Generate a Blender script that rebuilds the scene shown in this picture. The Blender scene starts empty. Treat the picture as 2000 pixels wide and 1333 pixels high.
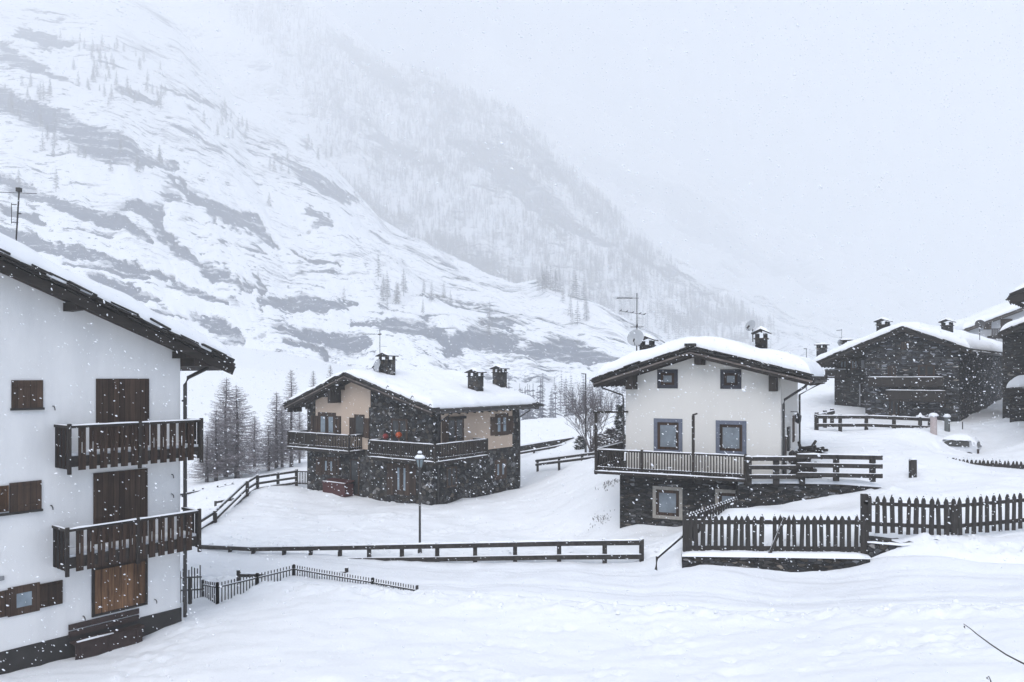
import bpy, math, random
import numpy as np
from mathutils import Vector, Matrix

# ------------------------------------------------------------------ camera, light, exposure
SC = bpy.context.scene
COL = SC.collection
FPX = 1472.0          # focal length in pixels of the 2000 px wide photograph
CAM_Z = 7.5           # the camera stands on a slope 7.5 m above the valley floor
HOR = 738.0           # pixel row of the horizon

cam_d = bpy.data.cameras.new("camera")
cam = bpy.data.objects.new("camera", cam_d)
COL.objects.link(cam)
cam.location = (0, 0, CAM_Z)
cam.rotation_euler = (math.radians(90), 0, 0)
cam_d.sensor_width = 36.0
cam_d.lens = 36.0 * FPX / 2000.0
cam_d.shift_y = (HOR - 666.5) / 2000.0
cam_d.clip_start = 0.1
cam_d.clip_end = 12000
SC.camera = cam

SUN_ELEV, SUN_AZ = math.radians(52), math.radians(200)   # behind the camera, high, hidden by cloud
world = bpy.data.worlds.new("World")
SC.world = world
world.use_nodes = True
wn = world.node_tree.nodes
wl = world.node_tree.links
bg = wn["Background"]
sky = wn.new("ShaderNodeTexSky")
sky.sky_type = 'NISHITA'
sky.sun_disc = False
sky.sun_elevation = SUN_ELEV
sky.sun_rotation = SUN_AZ
sky.altitude = 1800
sky.air_density = 1.0
sky.dust_density = 4.0
sky.ozone_density = 1.0
wl.new(sky.outputs[0], bg.inputs[0])
bg.inputs[1].default_value = 0.105

sun_d = bpy.data.lights.new("sun", 'SUN')
sun_d.energy = 1.5
sun_d.angle = math.radians(60)
sun_d.color = (1.0, 0.96, 0.92)
sun = bpy.data.objects.new("sun", sun_d)
COL.objects.link(sun)
_sd = Vector((math.sin(SUN_AZ) * math.cos(SUN_ELEV), math.cos(SUN_AZ) * math.cos(SUN_ELEV), math.sin(SUN_ELEV)))
sun.rotation_euler = _sd.to_track_quat('Z', 'Y').to_euler()

SC.view_settings.view_transform = 'Standard'
SC.view_settings.look = 'None'
SC.view_settings.exposure = 1.03
SC.view_settings.gamma = 1.0
SC.cycles.use_denoising = True
SC.cycles.volume_bounces = 10
SC.cycles.max_bounces = 14
SC.cycles.diffuse_bounces = 4
HAZE_DENSITY = 0.00104
HAZE_COLOR = (0.9965, 1.0, 0.994)

random.seed(7)

# ------------------------------------------------------------------ helpers
def at(px, py, Y):
    """World point seen at photo pixel (px, py) at distance Y."""
    return Vector(((px - 1000.0) / FPX * Y, Y, CAM_Z + (HOR - py) / FPX * Y))

def tag(o, label=None, cat=None, group=None, kind=None):
    if label: o["label"] = label
    if cat: o["category"] = cat
    if group: o["group"] = group
    if kind: o["kind"] = kind
    return o

def empty(name, loc=(0, 0, 0), rz=0.0, label=None, cat=None, group=None):
    o = bpy.data.objects.new(name, None)
    o.empty_display_size = 0.3
    COL.objects.link(o)
    o.location = loc
    o.rotation_euler = (0, 0, rz)
    return tag(o, label, cat, group)

def copy_tree(o, parent=None):
    c = o.copy()
    COL.objects.link(c)
    if parent is not None: c.parent = parent
    for ch in list(o.children): copy_tree(ch, c)
    return c

class MB:
    """Collects faces; build() links them as ONE mesh object."""
    def __init__(s): s.v = []; s.f = []
    def add(s, vs, fs):
        b = len(s.v); s.v.extend([tuple(p) for p in vs]); s.f.extend([tuple(i + b for i in f) for f in fs]); return s
    def box(s, x0, x1, y0, y1, z0, z1):
        if x0 > x1: x0, x1 = x1, x0
        if y0 > y1: y0, y1 = y1, y0
        if z0 > z1: z0, z1 = z1, z0
        return s.add([(x0,y0,z0),(x1,y0,z0),(x1,y1,z0),(x0,y1,z0),(x0,y0,z1),(x1,y0,z1),(x1,y1,z1),(x0,y1,z1)],
                     [(0,3,2,1),(4,5,6,7),(0,1,5,4),(1,2,6,5),(2,3,7,6),(3,0,4,7)])
    def beam(s, p, q, w, h, up=(0, 0, 1), taper=1.0):
        p = Vector(p); q = Vector(q); d = (q - p).normalized(); up = Vector(up)
        if abs(d.dot(up)) > 0.98: up = Vector((0, 1, 0))
        sx = d.cross(up).normalized(); uz = sx.cross(d).normalized()
        vs = []
        for c, k in ((p, 1.0), (q, taper)):
            for a, b in ((-1,-1),(1,-1),(1,1),(-1,1)):
                vs.append(c + sx * (a * w / 2 * k) + uz * (b * h / 2 * k))
        return s.add(vs, [(0,1,2,3),(7,6,5,4),(0,4,5,1),(1,5,6,2),(2,6,7,3),(3,7,4,0)])
    def tube(s, pts, r, n=6, cap=True):
        pts = [Vector(p) for p in pts]; m = len(pts)
        rs = r if isinstance(r, (list, tuple)) else [r] * m
        vs = []; fs = []
        for i, p in enumerate(pts):
            d = (pts[min(i+1, m-1)] - pts[max(i-1, 0)])
            if d.length < 1e-9: d = Vector((0,0,1))
            d.normalize()
            a = Vector((0,0,1)) if abs(d.z) < 0.9 else Vector((1,0,0))
            x = d.cross(a).normalized(); y = d.cross(x).normalized()
            for k in range(n):
                t = 2 * math.pi * k / n
                vs.append(p + (x * math.cos(t) + y * math.sin(t)) * rs[i])
        for i in range(m - 1):
            for k in range(n):
                k2 = (k + 1) % n
                fs.append((i*n+k, i*n+k2, (i+1)*n+k2, (i+1)*n+k))
        if cap:
            fs.append(tuple(range(n-1, -1, -1))); fs.append(tuple((m-1)*n + k for k in range(n)))
        return s.add(vs, fs)
    def prism(s, poly, y0, y1):
        """poly: (x, z) outline, extruded along y."""
        n = len(poly)
        vs = [(x, y0, z) for x, z in poly] + [(x, y1, z) for x, z in poly]
        fs = [tuple(range(n)), tuple(range(2*n-1, n-1, -1))] + [(i, i+n, (i+1)%n+n, (i+1)%n) for i in range(n)]
        return s.add(vs, fs)
    def prism_x(s, poly, x0, x1):
        n = len(poly)
        vs = [(x0, y, z) for y, z in poly] + [(x1, y, z) for y, z in poly]
        fs = [tuple(range(n)), tuple(range(2*n-1, n-1, -1))] + [(i, i+n, (i+1)%n+n, (i+1)%n) for i in range(n)]
        return s.add(vs, fs)
    def lathe(s, prof, c, n=20, axis='Z'):
        vs = []; fs = []
        for r, h in prof:
            for k in range(n):
                t = 2*math.pi*k/n
                vs.append((c[0]+r*math.cos(t), c[1]+r*math.sin(t), c[2]+h))
        for i in range(len(prof)-1):
            for k in range(n):
                k2 = (k+1) % n
                fs.append((i*n+k, i*n+k2, (i+1)*n+k2, (i+1)*n+k))
        fs.append(tuple(range(n-1,-1,-1))); fs.append(tuple((len(prof)-1)*n+k for k in range(n)))
        return s.add(vs, fs)
    def build(s, name, mat, parent=None, smooth=False, bevel=0.0, loc=None):
        me = bpy.data.meshes.new(name)
        me.from_pydata(s.v, [], s.f)
        me.validate(); me.update()
        import bmesh
        bm = bmesh.new(); bm.from_mesh(me); bmesh.ops.recalc_face_normals(bm, faces=bm.faces); bm.to_mesh(me); bm.free()
        me.materials.append(mat)
        if smooth:
            for p in me.polygons: p.use_smooth = True
        o = bpy.data.objects.new(name, me)
        COL.objects.link(o)
        if parent is not None: o.parent = parent
        if loc is not None: o.location = loc
        if bevel > 0:
            m = o.modifiers.new("edge", 'BEVEL'); m.width = bevel; m.segments = 1; m.limit_method = 'ANGLE'
        return o

def np_mesh(name, V, F, mat, parent=None, smooth=True):
    me = bpy.data.meshes.new(name)
    V = np.asarray(V, dtype=np.float32); F = np.asarray(F, dtype=np.int32)
    me.vertices.add(len(V)); me.vertices.foreach_set("co", V.ravel())
    k = F.shape[1]
    me.loops.add(F.size); me.loops.foreach_set("vertex_index", F.ravel())
    me.polygons.add(len(F)); me.polygons.foreach_set("loop_start", np.arange(0, F.size, k, dtype=np.int32))
    me.polygons.foreach_set("loop_total", np.full(len(F), k, dtype=np.int32))
    me.update(calc_edges=True); me.validate()
    if smooth: me.polygons.foreach_set("use_smooth", np.ones(len(F), dtype=bool))
    me.materials.append(mat)
    o = bpy.data.objects.new(name, me); COL.objects.link(o)
    if parent is not None: o.parent = parent
    return o

def grid_faces(nu, nv):
    i, j = np.meshgrid(np.arange(nu-1), np.arange(nv-1), indexing='ij')
    a = i*nv + j
    return np.stack([a, a+nv, a+nv+1, a+1], -1).reshape(-1, 4)

# ---- vectorised gradient noise
_perm = np.random.RandomState(11).permutation(4096)
_ang = np.random.RandomState(12).rand(4096) * 2 * np.pi
def pnoise(x, y):
    x = np.asarray(x, float); y = np.asarray(y, float)
    xi = np.floor(x).astype(np.int64); yi = np.floor(y).astype(np.int64)
    xf = x - xi; yf = y - yi
    def g(ix, iy, dx, dy):
        h = _perm[(_perm[ix & 4095] + iy) & 4095]
        return np.cos(_ang[h]) * dx + np.sin(_ang[h]) * dy
    u = xf*xf*xf*(xf*(xf*6-15)+10); v = yf*yf*yf*(yf*(yf*6-15)+10)
    a = g(xi, yi, xf, yf)*(1-u) + g(xi+1, yi, xf-1, yf)*u
    b = g(xi, yi+1, xf, yf-1)*(1-u) + g(xi+1, yi+1, xf-1, yf-1)*u
    return (a*(1-v) + b*v) * 1.5
def fbm(x, y, octv=4, gain=0.5):
    s = 0.0; a = 1.0; f = 1.0
    for k in range(octv):
        s = s + a * pnoise(np.asarray(x)*f + 17.3*k, np.asarray(y)*f - 9.1*k); a *= gain; f *= 2.03
    return s
def sstep(a, b, x):
    t = np.clip((np.asarray(x) - a) / (b - a), 0, 1); return t*t*(3-2*t)

# ------------------------------------------------------------------ materials
def new_mat(name):
    m = bpy.data.materials.new(name); m.use_nodes = True
    nt = m.node_tree; b = nt.nodes["Principled BSDF"]
    return m, nt, b
def nd(nt, t, **kw):
    n = nt.nodes.new(t)
    for k, v in kw.items():
        if k.startswith("i_"): n.inputs[int(k[2:])].default_value = v
        else: setattr(n, k, v)
    return n
def ramp(nt, stops, interp='LINEAR'):
    r = nt.nodes.new("ShaderNodeValToRGB"); cr = r.color_ramp; cr.interpolation = interp
    while len(cr.elements) < len(stops): cr.elements.new(0.5)
    for e, (p, c) in zip(cr.elements, stops):
        e.position = p; e.color = (c, c, c, 1) if isinstance(c, (int, float)) else (*c, 1)
    return r
def coords(nt, scale=(1, 1, 1), rot=(0, 0, 0), kind="Object"):
    tc = nt.nodes.new("ShaderNodeTexCoord"); mp = nt.nodes.new("ShaderNodeMapping")
    mp.inputs["Scale"].default_value = scale; mp.inputs["Rotation"].default_value = rot
    nt.links.new(tc.outputs[kind], mp.inputs[0]); return mp.outputs[0]
def noise(nt, vec, scale, detail=4, rough=0.55, dist=0.0):
    n = nd(nt, "ShaderNodeTexNoise"); n.inputs["Scale"].default_value = scale; n.inputs["Detail"].default_value = detail
    n.inputs["Roughness"].default_value = rough; n.inputs["Distortion"].default_value = dist
    nt.links.new(vec, n.inputs["Vector"]); return n
def bump(nt, b, h, strength=0.3, dist=0.05):
    bp = nd(nt, "ShaderNodeBump"); bp.inputs["Strength"].default_value = strength; bp.inputs["Distance"].default_value = dist
    nt.links.new(h, bp.inputs["Height"]); nt.links.new(bp.outputs[0], b.inputs["Normal"]); return bp
def mixc(nt, fac, a, b, mode='MIX'):
    m = nd(nt, "ShaderNodeMix", data_type='RGBA', blend_type=mode)
    for sock, v in ((m.inputs[0], fac), (m.inputs[6], a), (m.inputs[7], b)):
        if hasattr(v, "is_linked") or isinstance(v, bpy.types.NodeSocket): nt.links.new(v, sock)
        elif isinstance(v, (int, float)): sock.default_value = v
        else: sock.default_value = (*v, 1)
    return m.outputs[2]

def m_snow(name, col=(0.80, 0.822, 0.85), bs=0.35, lumps=True):
    m, nt, b = new_mat(name)
    v = coords(nt)
    n1 = noise(nt, v, 1.1, 6, 0.6); n2 = noise(nt, v, 7.0, 5, 0.65)
    c = ramp(nt, [(0.3, tuple(x*0.965 for x in col)), (0.7, col)])
    nt.links.new(n1.outputs[0], c.inputs[0]); nt.links.new(c.outputs[0], b.inputs["Base Color"])
    ad = nd(nt, "ShaderNodeMath", operation='MULTIPLY_ADD'); nt.links.new(n2.outputs[0], ad.inputs[0]); ad.inputs[1].default_value = 0.35
    nt.links.new(n1.outputs[0], ad.inputs[2])
    bump(nt, b, ad.outputs[0], bs, 0.12)
    b.inputs["Roughness"].default_value = 0.75
    b.inputs["Specular IOR Level"].default_value = 0.25
    return m

def m_plain(name, col, rough=0.7, var=0.15, scale=3.0, bs=0.1, spec=0.3, metal=0.0):
    m, nt, b = new_mat(name); v = coords(nt)
    n = noise(nt, v, scale, 5)
    c = ramp(nt, [(0.25, tuple(x*(1-var) for x in col)), (0.75, tuple(min(1, x*(1+var)) for x in col))])
    nt.links.new(n.outputs[0], c.inputs[0]); nt.links.new(c.outputs[0], b.inputs["Base Color"])
    bump(nt, b, n.outputs[0], bs, 0.02)
    b.inputs["Roughness"].default_value = rough; b.inputs["Specular IOR Level"].default_value = spec; b.inputs["Metallic"].default_value = metal
    return m

def m_wood(name, dark, light, grain=(14, 14, 0.8), rough=0.75, plank=None, bs=0.25, patch=0.0):
    """plank: board width in metres (boards vertical, running along z, laid along x)."""
    m, nt, b = new_mat(name); v = coords(nt, grain)
    n = noise(nt, v, 1.0, 6, 0.65, 0.4)
    big = noise(nt, coords(nt), 0.9, 3)
    c = ramp(nt, [(0.3, dark), (0.72, light)])
    nt.links.new(n.outputs[0], c.inputs[0])
    out = c.outputs[0]
    c2 = ramp(nt, [(0.3, 0.75), (0.7, 1.15)]); nt.links.new(big.outputs[0], c2.inputs[0])
    out = mixc(nt, 1.0, out, c2.outputs[0], 'MULTIPLY')
    if plank:
        sx = nd(nt, "ShaderNodeSeparateXYZ"); nt.links.new(coords(nt), sx.inputs[0])
        dv = nd(nt, "ShaderNodeMath", operation='DIVIDE'); nt.links.new(sx.outputs[0], dv.inputs[0]); dv.inputs[1].default_value = plank
        fl = nd(nt, "ShaderNodeMath", operation='FLOOR'); nt.links.new(dv.outputs[0], fl.inputs[0])
        wnz = nd(nt, "ShaderNodeTexWhiteNoise", noise_dimensions='1D'); nt.links.new(fl.outputs[0], wnz.inputs["W"])
        rr = ramp(nt, [(0.0, 0.55), (1.0, 1.5)]); nt.links.new(wnz.outputs[0], rr.inputs[0])
        out = mixc(nt, 1.0, out, rr.outputs[0], 'MULTIPLY')
        fr = nd(nt, "ShaderNodeMath", operation='FRACT'); nt.links.new(dv.outputs[0], fr.inputs[0])
        jr = ramp(nt, [(0.0, 0.15), (0.06, 1.0), (0.94, 1.0), (1.0, 0.15)]); nt.links.new(fr.outputs[0], jr.inputs[0])
        out = mixc(nt, 1.0, out, jr.outputs[0], 'MULTIPLY')
    nt.links.new(out, b.inputs["Base Color"])
    bump(nt, b, n.outputs[0], bs, 0.01)
    b.inputs["Roughness"].default_value = rough; b.inputs["Specular IOR Level"].default_value = 0.25
    return m

def m_stone(name, scale=(3.2, 3.2, 4.6), lo=0.02, hi=0.13, light=0.34, light_amt=0.08, tint=(1.0, 0.98, 0.95), joint=0.018, bs=0.7):
    m, nt, b = new_mat(name)
    base = coords(nt)
    wob = noise(nt, base, 2.2, 3)
    mv = nd(nt, "ShaderNodeVectorMath", operation='MULTIPLY_ADD')
    nt.links.new(wob.outputs["Color"], mv.inputs[0]); mv.inputs[1].default_value = (0.16, 0.16, 0.1); nt.links.new(base, mv.inputs[2])
    mp = nd(nt, "ShaderNodeMapping"); mp.inputs["Scale"].default_value = scale; nt.links.new(mv.outputs[0], mp.inputs[0])
    vo = nd(nt, "ShaderNodeTexVoronoi", feature='F1'); vo.inputs["Scale"].default_value = 1.0; nt.links.new(mp.outputs[0], vo.inputs["Vector"])
    ve = nd(nt, "ShaderNodeTexVoronoi", feature='DISTANCE_TO_EDGE'); ve.inputs["Scale"].default_value = 1.0; nt.links.new(mp.outputs[0], ve.inputs["Vector"])
    sp = nd(nt, "ShaderNodeSeparateColor"); nt.links.new(vo.outputs["Color"], sp.inputs[0])
    T = lambda k: tuple(k*t for t in tint)
    cr = ramp(nt, [(0.0, T(lo)), (0.55, T((lo+hi)/2)), (1-light_amt-0.02, T(hi)), (1-light_amt, T(light*0.7)), (1.0, T(light))])
    nt.links.new(sp.outputs[0], cr.inputs[0])
    hue = mixc(nt, 0.35, (0.95, 0.98, 1.05), (1.12, 1.0, 0.84)); 
    hm = nt.nodes[-1] if False else None
    fn = noise(nt, base, 9.0, 5, 0.7)
    fr = ramp(nt, [(0.25, 0.6), (0.75, 1.35)]); nt.links.new(fn.outputs[0], fr.inputs[0])
    out = mixc(nt, 1.0, cr.outputs[0], fr.outputs[0], 'MULTIPLY')
    er = ramp(nt, [(0.0, 0.0), (0.09, 1.0)]); nt.links.new(ve.outputs[0], er.inputs[0])
    out = mixc(nt, er.outputs[0], T(joint), out)
    # warm / cool stones
    wc = ramp(nt, [(0.0, (0.92, 0.98, 1.08)), (0.6, (1, 1, 1)), (1.0, (1.16, 1.0, 0.82))]); nt.links.new(sp.outputs[1], wc.inputs[0])
    out = mixc(nt, 1.0, out, wc.outputs[0], 'MULTIPLY')
    nt.links.new(out, b.inputs["Base Color"])
    hs = nd(nt, "ShaderNodeMath", operation='MULTIPLY_ADD'); nt.links.new(fn.outputs[0], hs.inputs[0]); hs.inputs[1].default_value = 0.25
    nt.links.new(er.outputs[0], hs.inputs[2])
    bump(nt, b, hs.outputs[0], bs, 0.05)
    b.inputs["Roughness"].default_value = 0.85; b.inputs["Specular IOR Level"].default_value = 0.2
    return m

def m_plaster(name, col, stain=(0.55, 0.52, 0.48), amt=0.12):
    m, nt, b = new_mat(name); v = coords(nt)
    n = noise(nt, coords(nt, (1, 1, 0.22)), 0.9, 8, 0.65); f = noise(nt, v, 45, 3)
    r = ramp(nt, [(0.42, 0.0), (0.75, amt)]); nt.links.new(n.outputs[0], r.inputs[0])
    out = mixc(nt, r.outputs[0], col, tuple(c*s for c, s in zip(col, stain)))
    nt.links.new(out, b.inputs["Base Color"])
    bump(nt, b, f.outputs[0], 0.25, 0.01)
    b.inputs["Roughness"].default_value = 0.9; b.inputs["Specular IOR Level"].default_value = 0.15
    return m

M = {}
M['snow'] = m_snow("snow_fresh")
M['flake'] = m_snow("falling_snow_flake", col=(0.77, 0.79, 0.82))
M['snow_ground'] = m_snow("snow_ground_cover", col=(0.785, 0.808, 0.832), bs=0.30)
M['snow_road'] = m_snow("snow_packed", col=(0.71, 0.735, 0.765), bs=0.5)
M['dark_wood'] = m_wood("dark_larch_wood", (0.017, 0.014, 0.012), (0.040, 0.033, 0.028))
M['dark_wood_x'] = m_wood("dark_larch_wood_rail", (0.017, 0.0145, 0.0125), (0.040, 0.034, 0.030), grain=(0.8, 14, 14))
M['brown_wood'] = m_wood("brown_board_wood", (0.020, 0.012, 0.009), (0.062, 0.037, 0.024), plank=0.21)
M['shutter'] = m_wood("dark_shutter_boards", (0.030, 0.019, 0.0135), (0.066, 0.042, 0.029), plank=0.16)
M['shutter_brown'] = m_wood("weathered_brown_boards", (0.040, 0.022, 0.014), (0.20, 0.105, 0.050), plank=0.19, bs=0.4)
M['fence_wood'] = m_wood("old_fence_wood", (0.018, 0.016, 0.0145), (0.055, 0.049, 0.044), grain=(9, 9, 1.0))
M['slate'] = m_plain("slate_stone", (0.033, 0.0305, 0.0285), 0.8, 0.45, 5.0, 0.4)
M['soffit'] = m_wood("roof_boarding", (0.022, 0.018, 0.016), (0.055, 0.043, 0.035), grain=(14, 1.2, 14))
M['fascia_light'] = m_wood("grey_bargeboard", (0.10, 0.085, 0.075), (0.24, 0.20, 0.18), grain=(1.0, 14, 14))
M['stone'] = m_stone("dark_rubble_stone", scale=(3.9, 3.9, 5.0), lo=0.012, hi=0.095, light=0.24, light_amt=0.06, joint=0.012)
M['stone_dark'] = m_stone("dark_course_stone", scale=(3.6, 3.6, 10.0), lo=0.012, hi=0.060, light=0.19, light_amt=0.05, joint=0.012)
M['stone_schist'] = m_stone("schist_course_stone", scale=(2.8, 2.8, 9.5), lo=0.012, hi=0.085, light=0.30, light_amt=0.10, joint=0.010, tint=(0.97, 0.99, 1.03))
M['plaster_white'] = m_plaster("white_plaster", (0.74, 0.742, 0.74), (0.72, 0.73, 0.75), 0.55)
M['plaster_cream'] = m_plaster("cream_plaster", (0.66, 0.64, 0.60), (0.8, 0.8, 0.8), 0.25)
M['plaster_tan'] = m_plaster("tan_plaster", (0.52, 0.415, 0.33), (0.8, 0.75, 0.7), 0.3)
M['plaster_grey'] = m_plaster("grey_plaster", (0.45, 0.46, 0.48), (0.7, 0.7, 0.7), 0.3)
M['plinth'] = m_plain("dark_plinth_paint", (0.032, 0.030, 0.0285), 0.8, 0.3, 2.0, 0.2)
M['surround_blue'] = m_plain("slate_blue_surround", (0.125, 0.140, 0.180), 0.8, 0.18, 9.0, 0.15)
M['surround_dark'] = m_plain("dark_slate_surround", (0.042, 0.044, 0.053), 0.8, 0.2, 9.0, 0.15)
M['surround_stone'] = m_plain("pale_stone_surround", (0.28, 0.265, 0.235), 0.85, 0.25, 7.0, 0.3)
M['metal_dark'] = m_plain("dark_pipe_metal", (0.028, 0.026, 0.025), 0.5, 0.2, 6.0, 0.05, 0.5)
M['metal_grey'] = m_plain("grey_galvanised_metal", (0.22, 0.225, 0.235), 0.45, 0.2, 6.0, 0.05, 0.5)
M['dish_grey'] = m_plain("pale_dish_metal", (0.34, 0.36, 0.38), 0.4, 0.12, 4.0, 0.03, 0.5)
M['dish_dark'] = m_plain("dark_dish_metal", (0.045, 0.045, 0.047), 0.5, 0.2, 4.0, 0.03)
M['red_chest'] = m_plain("red_painted_wood", (0.060, 0.017, 0.016), 0.6, 0.25, 8.0, 0.2)
M['red_wood'] = m_plain("dark_red_wood", (0.040, 0.026, 0.023), 0.7, 0.3, 6.0, 0.2)
M['orange'] = m_plain("orange_ornament_paint", (0.42, 0.075, 0.02), 0.5, 0.3, 14.0, 0.2)
M['red'] = m_plain("red_ornament_paint", (0.20, 0.018, 0.016), 0.5, 0.3, 14.0, 0.2)
M['lamp_glass'] = m_plain("frosted_lamp_glass", (0.20, 0.25, 0.27), 0.25, 0.1, 4.0, 0.02, 0.6)
M['rubber'] = m_plain("black_rubber", (0.02, 0.02, 0.02), 0.7, 0.2, 6.0, 0.1)
M['pillar_pink'] = m_plain("pink_granite", (0.42, 0.36, 0.35), 0.8, 0.25, 18.0, 0.2)
M['pillar_grey'] = m_plain("grey_green_metal", (0.12, 0.13, 0.13), 0.6, 0.3, 9.0, 0.2)
M['car_paint'] = m_plain("white_car_paint", (0.55, 0.57, 0.60), 0.35, 0.05, 3.0, 0.0, 0.5)
M['bark'] = m_plain("grey_bark", (0.085, 0.075, 0.075), 0.9, 0.4, 12.0, 0.5)
M['twigs'] = m_plain("bare_twig_bark", (0.235, 0.215, 0.23), 0.9, 0.3, 3.0, 0.2)
M['twigs_dark'] = m_plain("dark_twig_bark", (0.075, 0.065, 0.066), 0.9, 0.3, 3.0, 0.2)
M['twigs_mid'] = m_plain("mid_twig_bark", (0.13, 0.115, 0.12), 0.9, 0.3, 3.0, 0.2)
M['needles'] = m_plain("dark_conifer_needles", (0.035, 0.043, 0.038), 0.85, 0.5, 5.0, 0.2)
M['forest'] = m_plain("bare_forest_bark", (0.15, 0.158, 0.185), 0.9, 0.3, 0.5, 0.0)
M['stem'] = m_plain("dry_plant_stem", (0.05, 0.042, 0.036), 0.8, 0.3, 30.0, 0.1)
def m_glass(name, col, rough=0.12):
    m, nt, b = new_mat(name)
    n = noise(nt, coords(nt), 2.0, 4)
    c = ramp(nt, [(0.3, tuple(x*0.75 for x in col)), (0.7, tuple(min(1, x*1.25) for x in col))])
    nt.links.new(n.outputs[0], c.inputs[0]); nt.links.new(c.outputs[0], b.inputs["Base Color"])
    b.inputs["Roughness"].default_value = rough; b.inputs["Specular IOR Level"].default_value = 0.35
    return m
M['glass_grey'] = m_glass("grey_window_glass", (0.17, 0.20, 0.225))
M['glass_blue'] = m_glass("curtained_window_glass", (0.22, 0.27, 0.31), 0.2)
M['glass_dark'] = m_glass("dark_window_glass", (0.03, 0.034, 0.036), 0.1)
M['glass_car'] = m_glass("car_window_glass", (0.022, 0.025, 0.026), 0.3)
# ------------------------------------------------------------------ the land
_cp = []
def gp(px, py, Y):
    p = at(px, py, Y); _cp.append((p.x, p.y, p.z))
for a in [
    # in front of the white house
    (-60,1352,19.3),(0,1330,19.8),(60,1314,20.5),(150,1294,21.3),(250,1266,22.6),(330,1232,23.7),(385,1206,24.8),(470,1185,26.0),
    # the slope below the camera
    (500,1333,18.5),(1000,1333,18.3),(1500,1333,17.0),(1800,1320,15.5),(2050,1330,14.5),
    (450,1240,22.6),(700,1225,23.0),(1000,1225,23.0),(1300,1225,22.6),(1700,1230,20.2),(2050,1215,18.6),
    # road and the iron fence
    (350,1172,27.4),(422,1182,27.0),(480,1160,27.6),(575,1130,29.4),(640,1135,28.8),(700,1143,27.9),(815,1160,26.4),(900,1165,26.0),
    (420,1110,31.5),(520,1095,31.8),(700,1105,30.6),(850,1105,29.9),(1000,1118,28.3),(1200,1120,27.4),(1000,1150,26.3),(1300,1125,26.8),
    (1500,1140,25.6),(1700,1143,24.6),(2000,1146,22.8),(2000,1190,20.8),(1500,1165,24.7),(1750,1170,23.2),
    # under the guard rail
    (300,1080,35.5),(395,1076,34.4),(500,1079,33.4),(640,1085,32.0),(750,1092,31.0),(860,1094,30.2),(1000,1096,29.4),(1100,1096,28.8),(1255,1097,28.0),
    # bank up to the picket fences
    (1340,1100,26.8),(1420,1088,26.85),(1550,1093,26.5),(1640,1108,26.0),(1700,1098,25.6),(1760,1078,25.6),(1830,1052,25.9),(1900,1048,26.2),(2000,1036,26.8),(2100,1030,27.2),
    # garden behind the picket fence
    (1345,1030,28.5),(1420,1000,29.6),(1500,998,29.3),(1600,996,29.2),(1680,985,29.5),(1550,998,31.1),(1500,1000,31.2),
    # big mound at the terrace
    (1730,952,33.0),(1790,960,32.0),(1800,905,36.0),(1850,893,37.2),(1800,985,29.8),(1900,970,29.8),(2000,975,29.2),(2000,932,32.0),(1950,925,34.5),(2050,918,35.5),
    (1600,944,32.6),(1540,944,32.9),(1660,944,32.5),(1715,948,32.2),(1600,940,34.5),(1690,938,34.5),(1345,1036,33.5),(1345,1032,31.0),(1335,1060,29.0),(1300,1045,33.5),(1260,1040,34.2),(1480,996,31.2),(1610,993,31.0),(1650,986,31.0),(1690,976,31.0),(1380,1012,30.5),(1400,1003,31.5),(1440,1000,30.5),
    # parking place, car, upper village
    (1780,880,40.0),(1860,886,41.8),(1850,893,40.3),(1900,893,40.3),(1930,875,42.5),(2000,858,41.0),(1640,862,42.5),(1590,882,38.5),(1700,860,43.0),(1560,905,36.5),
    (1600,836,48.0),(1700,836,47.5),(1800,836,47.0),(1823,849,43.2),(1850,841,44.7),(1875,827,51.5),(1700,822,54.5),(1690,781,61.5),(1600,779,62.5),(1560,781,63.0),
    (1930,815,52.5),(1950,795,58.0),(1985,822,45.5),(2080,815,46.0),(1960,830,46.0),
    # beside the cream house
    (1215,1037,34.9),(1150,1045,36.5),(1050,1050,37.5),(1190,1000,37.2),(1175,955,40.0),(1150,930,44.0),(1170,900,49.5),(1120,905,51.0),
    # around the stone house
    (1018,957,51.2),(840,989,43.9),(602,956,50.3),(720,975,46.6),(940,971,47.2),(850,1030,39.5),(600,1003,43.0),(1060,1000,42.0),(950,1000,42.0),
    (1060,932,54.0),(1080,906,58.0),(1060,886,64.0),(1100,866,70.0),(1060,841,80.0),(1060,820,92.0),(1150,812,88.0),(1025,826,90.0),(1200,870,60.0),
    # knoll with the sloping rail fence and the field behind
    (395,1036,37.5),(440,1000,42.5),(490,962,48.0),(505,952,50.0),(545,945,51.5),(575,948,51.5),(430,985,49.0),(380,1000,46.0),
    (365,966,56.0),(440,948,58.5),(400,940,64.0),(455,926,67.0),(560,914,70.0),(602,890,80.0),(430,905,80.0)]:
    gp(*a)
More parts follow.
